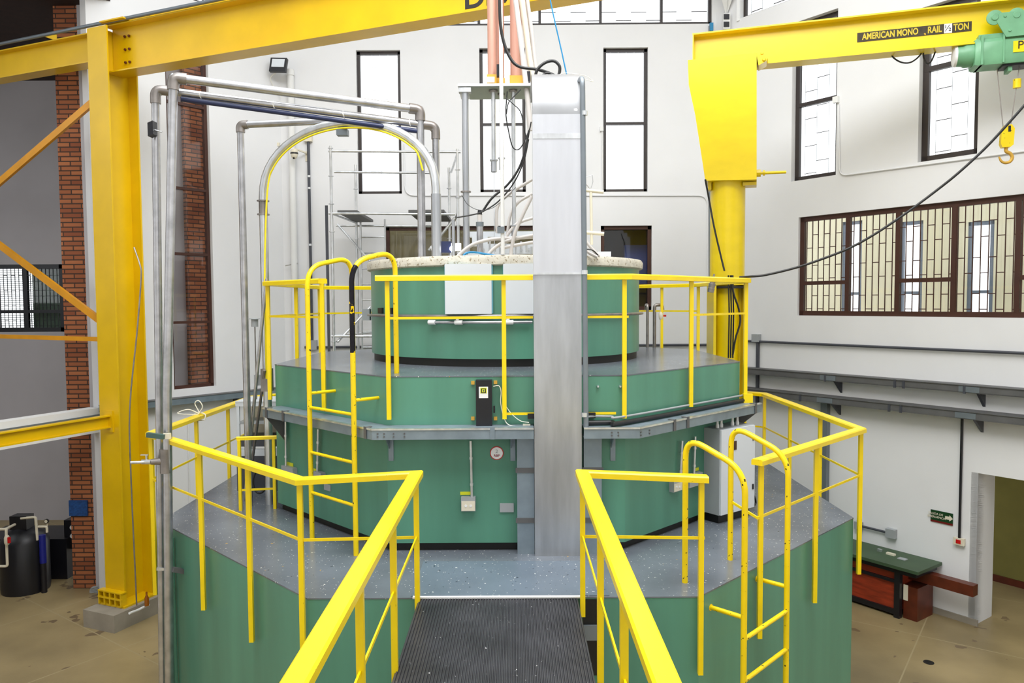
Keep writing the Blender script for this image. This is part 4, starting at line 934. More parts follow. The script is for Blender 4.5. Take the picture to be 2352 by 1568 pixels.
# light coloured hoses on the drum
def zat(px, py, Y): return at(px, py, Y)
hs = [([(1042, 604), (1055, 585), (1085, 562), (1125, 550), (1170, 547), (1226, 544)], .021, 8.75, 'clear grey hose arching over the rim, leftmost over the white box'),
      ([(1113, 604), (1125, 580), (1150, 560), (1180, 549), (1226, 540)], .020, 8.72, 'clear grey hose arching over the rim, second over the white box'),
      ([(1171, 604), (1175, 570), (1183, 535), (1200, 495), (1222, 450)], .020, 8.68, 'steep clear hose passing beside the duct down to the rim'),
      ([(1142, 535), (1140, 500), (1145, 470), (1170, 445), (1222, 412)], .019, 9.1, 'grey hose rising steeply to the left side of the duct, uppermost'),
      ([(1165, 540), (1172, 495), (1190, 465), (1222, 445)], .018, 9.05, 'grey hose bending into the left side of the duct, below the uppermost'),
      ([(1155, 556), (1180, 520), (1200, 508), (1226, 500)], .018, 8.98, 'short grey hose entering the duct just above the drum'),
      ([(1226, 556), (1190, 562), (1150, 570)], .02, 9.0, 'grey hose lying flat on the drum next to the duct')]
for (P, r, Y, lb_) in hs: tag(MB().tube(smooth([at(x, y, Y) for x, y in P], 8), r, 12).build('hose', M_hose), lb_, 'hose')
for (P, r, Y, lb_) in (([(1340, 545), (1352, 562), (1368, 580), (1378, 588)], .018, 8.9, 'pale hose right of the duct, uppermost on the drum'), ([(1338, 565), (1352, 580), (1372, 590)], .018, 8.85, 'pale hose right of the duct, lowest on the drum')):
    tag(MB().tube(smooth([at(x, y, Y) for x, y in P], 6), r, 10).build('hose', M_hose), lb_, 'hose')
tag(MB().tube(smooth([at(1338, 572, 8.8), at(1360, 574, 8.8), at(1374, 586, 8.8)], 6), .007, 8).build('cable', M_rubber), 'black cable lying right of the duct on the drum', 'cable')
tag(MB().tube(smooth([at(1063, 596, 8.66), at(1067, 584, 8.68), at(1085, 579, 8.7), at(1120, 584, 8.7), at(1165, 591, 8.7), at(1224, 592, 8.7)], 8), .012, 10).build('blue_hose', M_blue), 'bright blue hose curving along the drum rim', 'hose')
tag(MB().cyl(at(1075, 584, 8.78), at(1226, 588, 8.78), .014, 10).build('rim_rail', M_steel), 'polished steel rod lying along the rim behind the blue hose', 'rod')
# gauges, valves, pipework
q = at(1102, 505, 8.9); t = thing('gauge_column', 'short ribbed metal column with black cap on the drum', 'gauge', (q.x, 8.9, ZD))
MB().lathe(V((q.x, 8.9, ZD)), [(.038, 0), (.038, at(1102, 520, 8.9).z-ZD)], 16).build('ribbed_body', M_pipe, t)
z_ = at(1102, 520, 8.9).z; MB().lathe(V((q.x, 8.9, z_)), [(.045, 0), (.045, .05)], 16).build('collar', M_grey2, t); MB().lathe(V((q.x, 8.9, z_+.05)), [(.028, 0), (.028, .085)], 16).build('glass_top', M_hose, t); MB().lathe(V((q.x, 8.9, z_+.135)), [(.03, 0), (.022, .05)], 12).build('cap', M_blackp, t)
q = at(1041, 505, 8.85); t = thing('slim_post', 'slim white post on the drum rim near the camera light', 'post', (q.x, 8.85, ZD)); MB().cyl((q.x, 8.85, ZD), (q.x, 8.85, q.z), .018, 12).build('post', M_alu, t)
q = at(1030, 568, 8.95)
t = thing('measuring_head', 'dark navy and white measuring head with a glaring lamp on the drum', 'instrument', (q.x, 8.95, ZD))
MB().box(q+V((-.04, 0, .0)), (.15, .14, .13)).build('housing', M_navy, t, bevel=.025)
MB().cyl(q+V((-.2, 0, -.02)), q+V((-.1, 0, 0)), .035, 14).build('white_barrel', M_white, t)
MB().box(q+V((.09, 0, .0)), (.12, .12, .09)).build('white_body', M_white, t, bevel=.01)
MB().lathe(q+V((.05, -.075, -.02)), [(.03, 0), (.03, .012)], 16, V((0, -1, 0))).build('lamp_lens', M_glow, t, label='bright white lamp lens')
MB().cyl((q.x+.03, 8.95, ZD), (q.x+.03, 8.95, q.z-.04), .03, 12).build('stand', M_steel, t)
t = thing('flange_block', 'low white machined block with bolts on the drum beside the duct', 'block', at(1180, 580, 9.3))
for (x0, y0, x1, y1, Y, k) in ((1100, 560, 1226, 584, 9.3, 0), (1080, 532, 1226, 545, 9.7, 1), (1085, 543, 1120, 565, 9.5, 2)):
    a = at(x0, y1, Y); b = at(x1, y0, Y); MB().box(((a.x+b.x)/2, Y, (a.z+b.z)/2), (b.x-a.x, .14, b.z-a.z)).build('machined_block', M_ltgrey, t, bevel=.006)
for x in (1110, 1125, 1197, 1215): MB().lathe(at(x, 573, 9.22), [(.018, 0), (.016, .015)], 12, V((0, -1, 0))).build('bolt', M_steel, t)
m = MB(); 
for k in range(9):
    q = at(1125+k*12, 562+(k % 3)*6, 9.1); m.cyl(q-Z*.05, q+Z*.04, .012, 8)
m.build('valve_stems', M_steel, t)
# stub pipes right of the duct
t = thing('pipe_cross', 'white pipe cross with wire hook standing on the drum right of the duct', 'pipe', at(1355, 560, 9.3))
MB().cyl(at(1336, 436, 9.3), at(1386, 441, 9.3), .022, 12).build('upper_arm', M_cream, t); MB().cyl(at(1336, 533, 9.3), at(1387, 537, 9.3), .024, 12).build('lower_arm', M_cream, t)
MB().cyl(at(1357, 441, 9.3), at(1359, 562, 9.3), .017, 12).build('upright', M_cream, t)
MB().tube([at(x, y, 9.3) for x, y in ((1347, 406), (1361, 402), (1362, 418), (1356, 436), (1352, 430), (1347, 424))], .004, 6).build('wire_hook', M_pipe, t)
q = at(1385, 585, 9.5); tag(MB().box(q, (.16, .3, .06)).build('flat_plate', M_ltgrey), 'flat white plate lying on the right of the drum', 'plate')
# pipes with taps at the right rear of the middle deck
zz = Z2
for k, (px, lb_) in enumerate(((1487, 'grey drain pipe, leftmost of the trio behind the drum'), (1503, 'thicker grey drain pipe, middle of the trio behind the drum'))):
    q = at(px, 797, 12.2); a = V((q.x, 12.2, zz)); tp = at(px, 700, 12.2); t = thing('bent_pipe', lb_, 'pipe', a)
    MB().tube(fillet([a, V((a.x, a.y, tp.z)), V((a.x+(.12 if k else -.0), a.y+(0 if k else .15), tp.z)), V((a.x+(.13 if k else 0), a.y+(0 if k else .15), tp.z-.08))], .05), .022+.005*k, 12).build('pipe', M_pipe2, t)
q = at(1518, 799, 12.1); a = V((q.x, 12.1, zz)); t = thing('plastic_tap_pipe', 'cream plastic pipe with red tap handle behind the drum', 'pipe', a)
MB().cyl(a, V((a.x, a.y, at(1518, 708, 12.1).z)), .018, 12).build('pipe', M_cream, t)
qz = at(1518, 725, 12.1).z; MB().lathe(V((a.x, a.y, qz-.06)), [(.024, 0), (.036, .03), (.036, .09), (.024, .12)], 12).build('valve', M_cream, t); MB().box((a.x+.055, a.y, qz), (.05, .03, .03)).build('tap_handle', M_red, t)

# ------------------------------------------------------------ yellow gantry at the left
ang = math.radians(22.5); db = V((math.cos(ang), -math.sin(ang), 0)); dn = V((math.sin(ang), math.cos(ang), 0))
C1 = at(231, 1000, 12.2); C1.z = 0; Lc, Dc = .42, .56; zf = .28
gc = C1+db*Lc/2+dn*Dc/2
gan = thing('gantry_frame', 'yellow steel crane gantry with column, long overhead beam and braces at the left', 'gantry', (gc.x, gc.y, zf))
m = MB()
for o in (.012, Dc-.012): m.box(V((gc.x, gc.y, 4.85))+dn*(o-Dc/2), (Lc, .026, 9.14), db, dn, Z)
m.box(V((gc.x, gc.y, 4.85)), (.022, Dc-.05, 9.14), db, dn, Z); m.build('column', M_yelbeam, gan)
m = MB()
m.box(V((gc.x, gc.y, zf+.015)), (Lc+.16, Dc+.16, .03), db, dn, Z)
m.box(V((gc.x, gc.y, zf+.14))-dn*(Dc/2+.10), (Lc+.10, .025, .025), db, dn, Z)
for k in range(5): 
    q = V((gc.x, gc.y, zf+.13))-dn*(Dc/2+.055)+db*((k-2)*(Lc+.06)/4); m.box(q, (.022, .11, .2), db, dn, Z)
m.box(V((gc.x, gc.y, zf+.24))-dn*(Dc/2+.055), (Lc+.10, .11, .02), db, dn, Z)
m.build('base_plate', M_yelbeam, gan)
def ibeam(m, a, b, h, w, tf=.02, tw=.016):
    a = V(a); b = V(b); m.bar(a-Z*(h/2-tf/2), b-Z*(h/2-tf/2), w, tf); m.bar(a+Z*(h/2-tf/2), b+Z*(h/2-tf/2), w, tf); m.bar(a, b, tw, h-2*tf); return m
zb1, zt1_ = 8.74, 9.47
p0 = V((gc.x, gc.y, (zb1+zt1_)/2))
mb_ = ibeam(MB(), p0+db*.02, p0+db*13.4, zt1_-zb1, .32).build('main_beam', M_yelbeam, gan)
p1 = V((gc.x, gc.y, (8.98+9.42)/2)); ibeam(MB(), p1-db*.02, p1-db*6, .46, .26).build('side_beam', M_yelbeam, gan)
m = MB()
for i in range(3):
    for j in range(2): 
        q = p0+db*(.30+.09*j)-dn*.02+Z*(.2-.2*i); m.lathe(q-dn*.0, [(.022, 0), (.018, .02)], 8, -dn)
m.build('bolts', M_darkwood, mb_)
MB().box(p0+db*.3+Z*.385-dn*.12, (.5, .3, .02), db, dn, Z).build('gusset_plate', M_yelbeam, gan)
for k, dd_ in enumerate((-1.35, .95, 3.3, 5.6)):
    q = V((gc.x, gc.y, 9.49))+db*dd_-dn*.10; MB().slab([q-dn*.12, q+dn*.16, q+dn*.16+Z*.10], db*.012).build('conduit_lug', M_yelbeam, gan)
# top flange riser plates
MB().bar(V((gc.x, gc.y, 9.52))+db*.35+dn*.05, V((gc.x, gc.y, 9.52))+db*13.4+dn*.05, .16, .10).build('rail', M_yelbeam, gan)
cdt = V((gc.x, gc.y, 9.50))-dn*.19
tag(MB().tube([cdt-db*6, cdt, cdt+db*13.4], .028, 12).build('beam_conduit', M_grey2), 'long grey conduit clipped along the top of the yellow gantry beam', 'conduit')
for (w_, px, py) in ((.05, 0, 0),):
    pass
PG = (C1, -dn)
for (a, b, wd) in (((228, 222), (-40, 452), .11), ((-40, 533), (238, 742), .11), ((-40, 771), (238, 779), .07)):
    MB().bar(atw(*a, PG, -.1), atw(*b, PG, -.1), .05, wd).build('brace', M_orange, gan)
q = C1+V((0, 0, 0))+db*.2; q.z = at(255, 967, q.y).z
ibeam(MB(), q, q-V((.38, .925, 0))*4, .2, .12).build('tie_beam', M_yelbeam, gan)
MB().box(q-dn*.0+V((0, 0, 0))+dn*-.01, (.2, .02, .34), db, dn, Z).build('end_plate', M_yelbeam, gan)
text('DEMAG', p0+db*6.90-dn*.0101-Z*.150, .36, db, -dn, M_ink, 'lettering', mb_, xs=1.12, bold=.008)
# footing
ft = C1-dn*.32-db*.3
m = MB(); m.box(V((gc.x, gc.y, zf/2))+db*.03-dn*.06, (Lc+.26, Dc+.56, zf), db, dn, Z); tag(m.build('concrete_footing', M_foot, bevel=.01), 'concrete block under the foot of the yellow gantry column', 'footing')
# thin rod hanging on the column
pts = [at(308, 568, 11.95), at(322, 610, 11.9), at(324, 640, 11.9), at(315, 760, 11.9), at(298, 938, 11.85), at(301, 1100, 11.85), at(314, 1390, 11.75)]
tag(MB().tube(smooth(pts, 4), .012, 8).build('thin_tube', M_pipe2), 'thin brown tube running down the yellow gantry column', 'tube')
tag(MB().tube([at(297, 1408, 11.7)+Z*.0, at(318, 1400, 11.9), at(342, 1388, 12.1)], .02, 8).build('white_strip', M_paper), 'white and blue strip lying at the foot of the gantry column', 'strip')
q = at(337, 1376, 12.0); tag(MB().lathe(V((q.x, q.y, zf+.03)), [(.035, 0), (.035, .12), (.014, .17), (.014, .22)], 14).build('bottle', mat('amber_glass', (150, 84, 10), .2)), 'small amber bottle standing at the gantry column foot', 'bottle')
# ------------------------------------------------------------ yellow jib crane at right
JC = V((at(1671, 500, 12.0).x, 12.0, 0)); aj = math.radians(17.5); dj = V((math.cos(aj), -math.sin(aj), 0)); jn = V((-math.sin(aj), -math.cos(aj), 0))
jib = thing('jib_crane', 'bright yellow jib crane with round column, tapered head box and long lettered beam at right', 'crane', (JC.x, JC.y, Z1))
MB().cyl((JC.x, JC.y, 5.35), (JC.x, JC.y, 7.2), .262, 40).build('column', M_yeljib, jib)
m = MB(); m.cyl((JC.x, JC.y, Z1), (JC.x, JC.y, 5.35), .18, 32)
for s in (-1, 1): m.box(V((JC.x, JC.y, 3.98))+V((s*.24, 0, 0)), (.04, .42, 2.75))
m.box(V((JC.x, JC.y+.02, 3.98)), (.48, .03, 2.75)); m.build('lower_column', M_yeljib, jib)
MB().lathe((JC.x, JC.y, 5.3), [(.285, 0), (.285, .03)], 40).build('cap_ring', M_blackp, jib)
PJ = (JC+jn*.33, jn)
poly = [atw(x, y, PJ) for x, y in ((1580, 138), (1738, 121), (1738, 412), (1620, 415), (1597, 265), (1582, 195))]
m = MB(); m.slab(poly, -jn*.66); m.build('head_box', M_yeljib, jib, bevel=.008)
zj0, zj1 = atw(1765, 134, PJ).z-.02, atw(1590, 76, (JC+jn*.16, jn)).z
a = atw(1592, 100, (JC, jn)); a.z = (zj0+zj1)/2
jb_ = ibeam(MB(), a, a+dj*5.2, zj1-zj0, .30, .022, .016).build('jib_beam', M_yeljib, jib)
MB().box(a+dj*.012, (.016, .3, zj1-zj0-.04), dj, -jn, Z).build('end_plate', M_yeljib, jib)
q = a+dj*1.02+jn*.01; m = MB(); m.box(q-Z*.15, (.03, .02, .18), dj, -jn, Z)
for dz in (-.2, -.09): m.lathe(q+jn*.01+Z*dz, [(.02, 0), (.014, .015)], 10, jn)
m.build('bolted_strap', M_yeljib, jib)
q = atw(1750, 137, (JC, jn)); m = MB(); m.slab([atw(1737, 122, PJ), atw(1764, 133, PJ), atw(1760, 140, PJ), atw(1742, 150, PJ)], -jn*.3); m.lathe(atw(1755, 137, PJ), [(.03, 0), (.02, .03)], 10, jn); m.build('corner_bracket', M_yeljib, jib)
m = MB(); q0 = atw(1738, 398, PJ, -.25); q1 = atw(1806, 395, PJ, -.25); m.cyl(q0, q1, .022, 12); m.cyl(q0, q0+dj*.06, .055, 8); m.cyl(q0+dj*.09, q0+dj*.12, .045, 6); m.build('threaded_rod', M_yeljib, jib)
m = MB(); q = atw(1722, 420, PJ, -.3); m.box(q-Z*.03, (.2, .3, .05), dj, -jn, Z); m.box(atw(1631, 427, PJ, -.25), (.05, .2, .14), dj, -jn, Z); m.build('lower_roller_bracket', M_yeljib, jib)
# lettering plate on the jib beam
PW = (a+jn*.009, jn)
sa_ = atw(1969, 75, PW); sb_ = atw(2232, 47, PW); L_ = (sb_-sa_).dot(dj); mid = (sa_+sb_)/2; mid.z = (zj0+zj1)/2+.005
MB().box(mid+jn*.002, (L_, .004, .135), dj, -jn, Z).build('letter_band', mat('worn_black_band', (52, 44, 24), .6, var=.5, scale=14, spots=[((200, 160, 20), 9, .7)]), jb_)
text('AMERICAN MONO', mid+jn*.006-dj*L_*.205, .125, dj, jn, M_gold, 'lettering', jb_, xs=L_*.575/1.22, bold=.004)
text('RAIL', mid+jn*.006+dj*L_*.185, .125, dj, jn, M_gold, 'lettering', jb_, xs=L_*.155/.32, bold=.004)
text('TON', mid+jn*.006+dj*L_*.412, .125, dj, jn, M_gold, 'lettering', jb_, xs=L_*.155/.32, bold=.004)
MB().box(mid+jn*.006+dj*L_*.30, (.10, .004, .13), dj, -jn, Z).build('fraction_label', M_paper, jb_)
text('½', mid+jn*.010+dj*L_*.30, .12, dj, jn, M_ink, 'fraction', jb_)
# hoist
hc = atw(2290, 118, (JC, jn)); 
ho = thing('electric_hoist', 'pale green electric hoist hanging from the yellow jib beam at the right edge', 'hoist', hc-Z*.2)
h0 = atw(2232, 126, (JC, jn)); zc2 = h0.z
m = MB(); b0_ = h0; pts = []
sec = [(-.17, -.20), (.17, -.20), (.20, -.12), (.20, .10), (.14, .17), (-.14, .17), (-.20, .10), (-.20, -.12)]
def loft(m, segs):
    pv = None
    for (s, k, dz) in segs:
        c_ = h0+dj*s+Z*dz; r = [m.bm.verts.new(c_+jn*(x*k)+Z*(y*k)) for x, y in sec]
        if pv:
            for i in range(8): m.bm.faces.new((pv[i], pv[(i+1) % 8], r[(i+1) % 8], r[i]))
        else: m.bm.faces.new(r)
        pv = r
    m.bm.faces.new(pv); return m
hb_ = loft(MB(), [(-.0, .92, 0), (.03, 1.0, 0), (.35, 1.0, 0), (.9, 1.0, 0), (1.5, 1.0, 0)]).build('hoist_body', M_hoist, ho, bevel=.012)
MB().lathe(h0+Z*.0, [(.17, 0), (.17, .1), (.15, .13), (.145, .20), (.10, .22)], 24, -dj).build('motor_cap', M_hoist, ho, bevel=0)
MB().lathe(h0-dj*.2, [(.15, 0), (.14, .03), (.08, .045)], 24, -dj).build('end_cap', M_paper, ho)
MB().box(h0+dj*.8-Z*.215, (.9, .26, .03), dj, -jn, Z).build('drum_slot', M_blackp, ho)
m = MB(); q = atw(2325, 70, (JC+jn*.17, jn)); 
for s in (-.14, .12, .38): m.lathe(h0+dj*(.36+s)+jn*.17+Z*.42, [(.09, 0), (.10, .02), (.10, .04), (.05, .045), (.04, .06)], 22, jn)
m.build('trolley_wheel', M_hoist, ho)
m = MB(); m.slab([h0+dj*.28+jn*.20+Z*.47, h0+dj*.95+jn*.20+Z*.47, h0+dj*.95+jn*.20+Z*.14, h0+dj*.36+jn*.20+Z*.14, h0+dj*.24+jn*.20+Z*.36], jn*.02); m.box(h0+dj*.45+Z*.19, (.8, .3, .06), dj, -jn, Z); [m.lathe(h0+dj*u_1+jn*.22+Z*v_1, [(.022, 0), (.016, .014)], 8, jn) for u_1, v_1 in ((.34, .42), (.40, .22), (.60, .24), (.62, .42), (.85, .42), (.85, .22))]
m.build('trolley_plate', M_hoist, ho)
m = MB(); m.box(h0+dj*.08-Z*.0, (.03, .42, .40), dj, -jn, Z); m.box(h0+dj*.45-Z*.24, (.05, .2, .1), dj, -jn, Z); m.box(h0+dj*.34-Z*.0, (.02, .415, .385), dj, -jn, Z); m.build('casing_rib', M_hoist, ho)
MB().box(h0+dj*.60+jn*.206+Z*.0, (.30, .012, .15), dj, -jn, Z).build('yellow_label', M_yellow, hb_)
text('P', h0+dj*.535+jn*.216+Z*.012, .15, dj, jn, M_ink, 'lettering', hb_)
# ropes, block and hook
r1a = atw(2290, 158, (JC, jn)); r1b = atw(2304, 292, (JC, jn)); r2a = atw(2341, 155, (JC, jn)); r2b = atw(2321, 292, (JC, jn))
hk = thing('crane_hook', 'yellow hook block hanging on two wire ropes below the green hoist', 'hook', atw(2312, 365, (JC, jn)))
MB().cyl(r1a, r1b, .006, 6).build('wire_rope', M_pipe2, hk); MB().cyl(r2a, r2b, .006, 6).build('wire_rope', M_pipe2, hk)
q = atw(2312, 314, (JC, jn)); m = MB(); m.slab([q+dj*x+Z*y+jn*.05 for x, y in ((-.07, .10), (-.04, .15), (.05, .16), (.085, .10), (.075, -.12), (.04, -.15), (-.06, -.15), (-.08, -.1))], -jn*.10); m.build('hook_block', M_yelworn, hk, bevel=.012)
MB().box(q+dj*.02+jn*.052+Z*.1, (.03, .01, .08), dj, -jn, Z).build('block_slot', M_blackp, hk)
pts = [q+dj*x+Z*y for x, y in ((.0, -.14), (.0, -.2), (.05, -.235), (.075, -.29), (.05, -.345), (-.01, -.36), (-.06, -.33), (-.085, -.27))]
sp_ = smooth(pts, 5); MB().tube(sp_, [.024-.014*(i/len(sp_))**3 for i in range(len(sp_))], 12).build('hook', M_brass, hk)
q = atw(2336, 192, (JC, jn)); MB().cyl(q-Z*.06, q+Z*.06, .05, 14).build('limit_weight', M_yelworn, hk)
# cables under the jib beam
for (P, lb_) in (([(1838, 128), (1850, 136), (1868, 137), (1885, 132), (1897, 122)], 'short black cable loop under the jib beam, nearest the column'),
                 ([(2040, 108), (2050, 130), (2070, 143), (2092, 143), (2112, 128), (2121, 110)], 'wide black cable loop under the middle of the jib beam'),
                 ([(2122, 108), (2121, 130), (2128, 145), (2138, 142), (2148, 120), (2157, 97)], 'narrow black cable loop under the jib beam next to the wide one'),
                 ([(2232, 88), (2250, 95), (2268, 100)], 'short black lead running from the jib beam to the hoist')):
    tag(MB().tube(smooth([atw(x, y, (JC-jn*.07, jn)) for x, y in P], 6), .011, 8).build('festoon_cable', M_rubber), lb_, 'cable')
P = [(1700, 636, 9.45), (1722, 635, 9.2), (1760, 631, 9.1), (1830, 614, 9.0), (1890, 594, 8.9), (1950, 570, 8.8), (2010, 537, 8.7), (2080, 490, 8.6), (2150, 438, 8.5), (2200, 398, 8.4), (2260, 343, 8.3), (2310, 290, 8.2), (2370, 222, 8.1), (2440, 140, 8.0)]
tag(MB().tube(smooth([at(x, y, Y) for x, y, Y in P], 6), .014, 10).build('power_cable', M_rubber), 'long black power cable sagging from the yellow railing up to the right edge', 'cable')
P = [(1620, 412, 11.6), (1628, 455, 11.7), (1640, 520, 11.65), (1655, 585, 11.6), (1664, 622, 11.55)]
tag(MB().tube(smooth([at(x, y, Y) for x, y, Y in P], 6), .014, 10).build('column_cable', M_rubber), 'black cable slanting down the yellow jib crane column', 'cable')
P = [(1680, 632, 11.5), (1684, 670, 11.5), (1697, 710, 11.5), (1700, 740, 11.5), (1690, 775, 11.5), (1683, 815, 11.5)]
tag(MB().tube(smooth([at(x, y, Y) for x, y, Y in P], 6), .014, 10).build('column_cable', M_rubber), 'black cable bulging out on the lower jib crane column', 'cable')
m = MB()
for k, dx_ in enumerate((0, 5, 10)): m.tube([at(1673+dx_, 632, 11.55), at(1675+dx_, 720, 11.55), at(1673+dx_, 822, 11.55)], .012, 8)
tag(m.build('cable_bundle', M_rubber), 'straight black cable bundle strapped up the lower jib crane column', 'cable')
q = at(1632, 655, 9.9); t = thing('pendant_socket', 'brown industrial connector hanging from the right rear yellow rail', 'connector', q-Z*.1)
MB().lathe(q-Z*.09, [(.04, 0), (.045, .05), (.04, .055), (.045, .11), (.035, .115), (.035, .17), (.015, .18), (.012, .24)], 14, V((.2, 0, 1))).build('connector_body', M_pipe2, t)
# ------------------------------------------------------------ things on the walls
def wz(px, py, pl, off): return atw(px, py, pl, off).z
def rtray(label, py2352, s0, s1, h, clips, bracks, dep=.24):
    z = wz(2352, py2352, PR, dep); t = thing('wall_tray', label, 'cable tray', CRn+dR*(s0+1)+Z*(z-h))
    c = CRn+dR*((s0+s1)/2)+nR*dep/2; c.z = z-h/2
    m = MB(); m.box(c+nR*(dep/2-.01), (s1-s0, .02, h), dR, -nR, Z); m.box(c-nR*(dep/2-.02), (s1-s0, .02, h), dR, -nR, Z); m.box(V((c.x, c.y, z-h+.01)), (s1-s0, dep, .01), dR, -nR, Z); m.build('tray_body', M_darktray, t)
    MB().box(V((c.x, c.y, z+.006)), (s1-s0, dep+.03, .012), dR, -nR, Z).build('tray_cover', M_darktray, t)
    for px in bracks:
        s = (atw(px, 900, PR, 0)-CRn).dot(dR); q = CRn+dR*s; q.z = z-h
        MB().slab([q, q+nR*dep*.95, q-Z*.22], dR*.04).build('bracket', M_dkbox, t)
        MB().box(q+nR*(dep+.004)+Z*h/2-dR*.10, (.30, .008, h*.8), dR, -nR, Z).build('splice_plate', M_grey2, t)
    for px in clips:
        s = (atw(px, 900, PR, dep)-CRn).dot(dR); q = CRn+dR*s+nR*(dep+.006); q.z = z-h/2
        MB().box(q, (.04, .012, h+.03), dR, -nR, Z).build('cover_clip', M_dkbox, t)
    return t
rtray('upper dusty grey cable tray along the right wall', 896, -.1, 8.5, .11, (1895, 2055, 2075, 2215), (1930, 2258))
rtray('lower dusty grey cable tray along the right wall', 960, -.1, 8.5, .11, (1838, 2043, 2070), (1928, 2255), .30)
def wpipe(label, pl, pts, r, mt, off=.04, name='wall_conduit', cat='conduit', fr=.0):
    P = [atw(x, y, pl, off) for x, y in pts]
    if fr: P = fillet(P, fr)
    return tag(MB().tube(P, r, 10).build(name, mt), label, cat)
def hpipe(label, pl, x0, x1, py, pxr, r, mt, off=.05, extra=None):
    z = wz(pxr, py, pl, off); a = atw(x0, py, pl, off); b = atw(x1, py, pl, off); a.z = b.z = z
    return tag(MB().tube([a, b], r, 10).build('wall_conduit', mt), label, 'conduit')
hpipe('long dark conduit along the right wall above the trays', PR, 1690, 2500, 811, 2352, .024, M_dkbox)
hpipe('dark conduit along the back wall behind the scaffold', PB, 700, 1660, 797, 760, .028, M_dkbox)
q = atw(1737, 776, PR, .05); t = thing('junction_box', 'grey junction box at the start of the long dark conduit on the right wall', 'junction box', q-Z*.1); MB().box(q, (.16, .09, .15), dR, -nR, Z).build('box', M_grey, t, bevel=.006)
tag(MB().box(atw(1740, 862, PR, .035)+Z*.0, (.05, .05, wz(1740, 785, PR, .03)-wz(1740, 935, PR, .03)), dR, -nR, Z).build('wall_channel', M_dkbox), 'dark vertical channel below the junction box on the right wall', 'channel')
a = atw(1896, 925, PR, .06); tag(MB().box(V((a.x, a.y, a.z/2)), (.13, .10, a.z), dR, -nR, Z).build('steel_upright', M_grey2), 'grey steel upright supporting the lower tray on the right wall', 'upright')
q = atw(2210, 957, PR, .04); b_ = atw(2204, 1240, PR, .04); t = tag(MB().tube([q, V((q.x, q.y, b_.z))], .02, 10).build('wall_conduit', M_blackp), 'black conduit running down the right wall to a small switch box', 'conduit')
t = thing('switch_box', 'small cream switch box at the end of the black conduit', 'switch box', b_-Z*.06); MB().box(V((q.x, q.y, b_.z-.02)), (.16, .06, .11), dR, -nR, Z).build('box', M_cream, t, bevel=.006); MB().box(V((q.x, q.y, b_.z-.02))+nR*.034, (.07, .01, .06), dR, -nR, Z).build('rocker', M_red, t)
# low conduit with two boxes
z_ = wz(2045, 1224, PR, .05); a = atw(1972, 1205, PR, .05); a.z = z_; b = atw(2047, 1223, PR, .05); b.z = z_
t = thing('low_conduit', 'short brown conduit between two grey boxes low on the right wall', 'conduit', a)
MB().tube([a, b], .02, 10).build('pipe', M_dkbox, t); MB().box(a, (.13, .08, .13), dR, -nR, Z).build('box', M_grey, t); MB().box(b, (.16, .09, .15), dR, -nR, Z).build('box', M_grey, t)
# exit sign
q = atw(2163, 1186, PR, .01); t = thing('exit_sign', 'dark green emergency exit sign with white arrow on the right wall', 'sign', q-Z*.12)
wS = (atw(2188, 1186, PR)-atw(2137, 1186, PR)).dot(dR); hS = wz(2137, 1169, PR, 0)-wz(2137, 1188, PR, 0)+.03
pn_ = MB().box(q, (wS, .012, hS), dR, -nR, Z).build('panel', M_signgreen, t); MB().box(q-Z*(hS/2+.012)+nR*.001, (wS, .012, .03), dR, -nR, Z).build('red_strip', mat('dark_red_strip', (110, 16, 12), .5), t)
text('SALIDA DE', q+nR*.009+Z*.026-dR*.09, .048, dR, nR, M_cream, 'lettering', pn_); text('EMERGENCIA', q+nR*.009-Z*.026-dR*.075, .048, dR, nR, M_cream, 'lettering', pn_)
c = q+nR*.008+dR*wS*.34; MB().slab([c+dR*x+Z*y for x, y in ((-.06, -.025), (.005, -.025), (.005, -.05), (.06, 0), (.005, .05), (.005, .025), (-.06, .025))], nR*.003).build('arrow', M_cream, pn_)
# pale conduits
wpipe('thin pale conduit from window side along the right wall to the right', PR, [(1926, 240), (1928, 404), (2420, 338)], .014, M_wall, .02, fr=.15)
tag(MB().box(atw(1920, 229, PR, .03), (.1, .06, .11), dR, -nR, Z).build('sensor_box', M_white, bevel=.005), 'small white box beside the first right wall window', 'box')
wpipe('thin pale conduit along the back wall under the three windows', PB, [(928, 330), (930, 449), (1625, 449), (1627, 780)], .012, M_wall, .02, fr=.2)
wpipe('thin dark conduit at the corner behind the jib crane column', PB, [(1629, 60), (1631, 800)], .016, M_grey2, .04)
t = thing('window_sensor_box', 'small white box left of the third back wall window', 'box', atw(1382, 300, PB, .03)); MB().box(atw(1382, 296, PB, .03), (.07, .05, .09)).build('box', M_white, t); MB().cyl(atw(1383, 302, PB, .03), atw(1385, 440, PB, .03), .012, 8).build('conduit', M_white, t)
q = atw(1668, 50, PR, .1); t = thing('emergency_light', 'small black and white emergency light in the upper right corner', 'lamp', q-Z*.12)
MB().box(q, (.14, .1, .30)).build('housing', M_white, t, bevel=.01); MB().box(q+V((-.01, -.055, .08)), (.11, .02, .10)).build('lamp_face', M_blackp, t); MB().box(q+V((-.01, -.055, -.07)), (.11, .02, .10)).build('lamp_face', M_blackp, t)
q = atw(1634, 62, PB, .05); tag(MB().box(q, (.07, .05, .16)).build('blue_cover', M_blue), 'small light blue fitting in the corner under the clerestory', 'fitting')
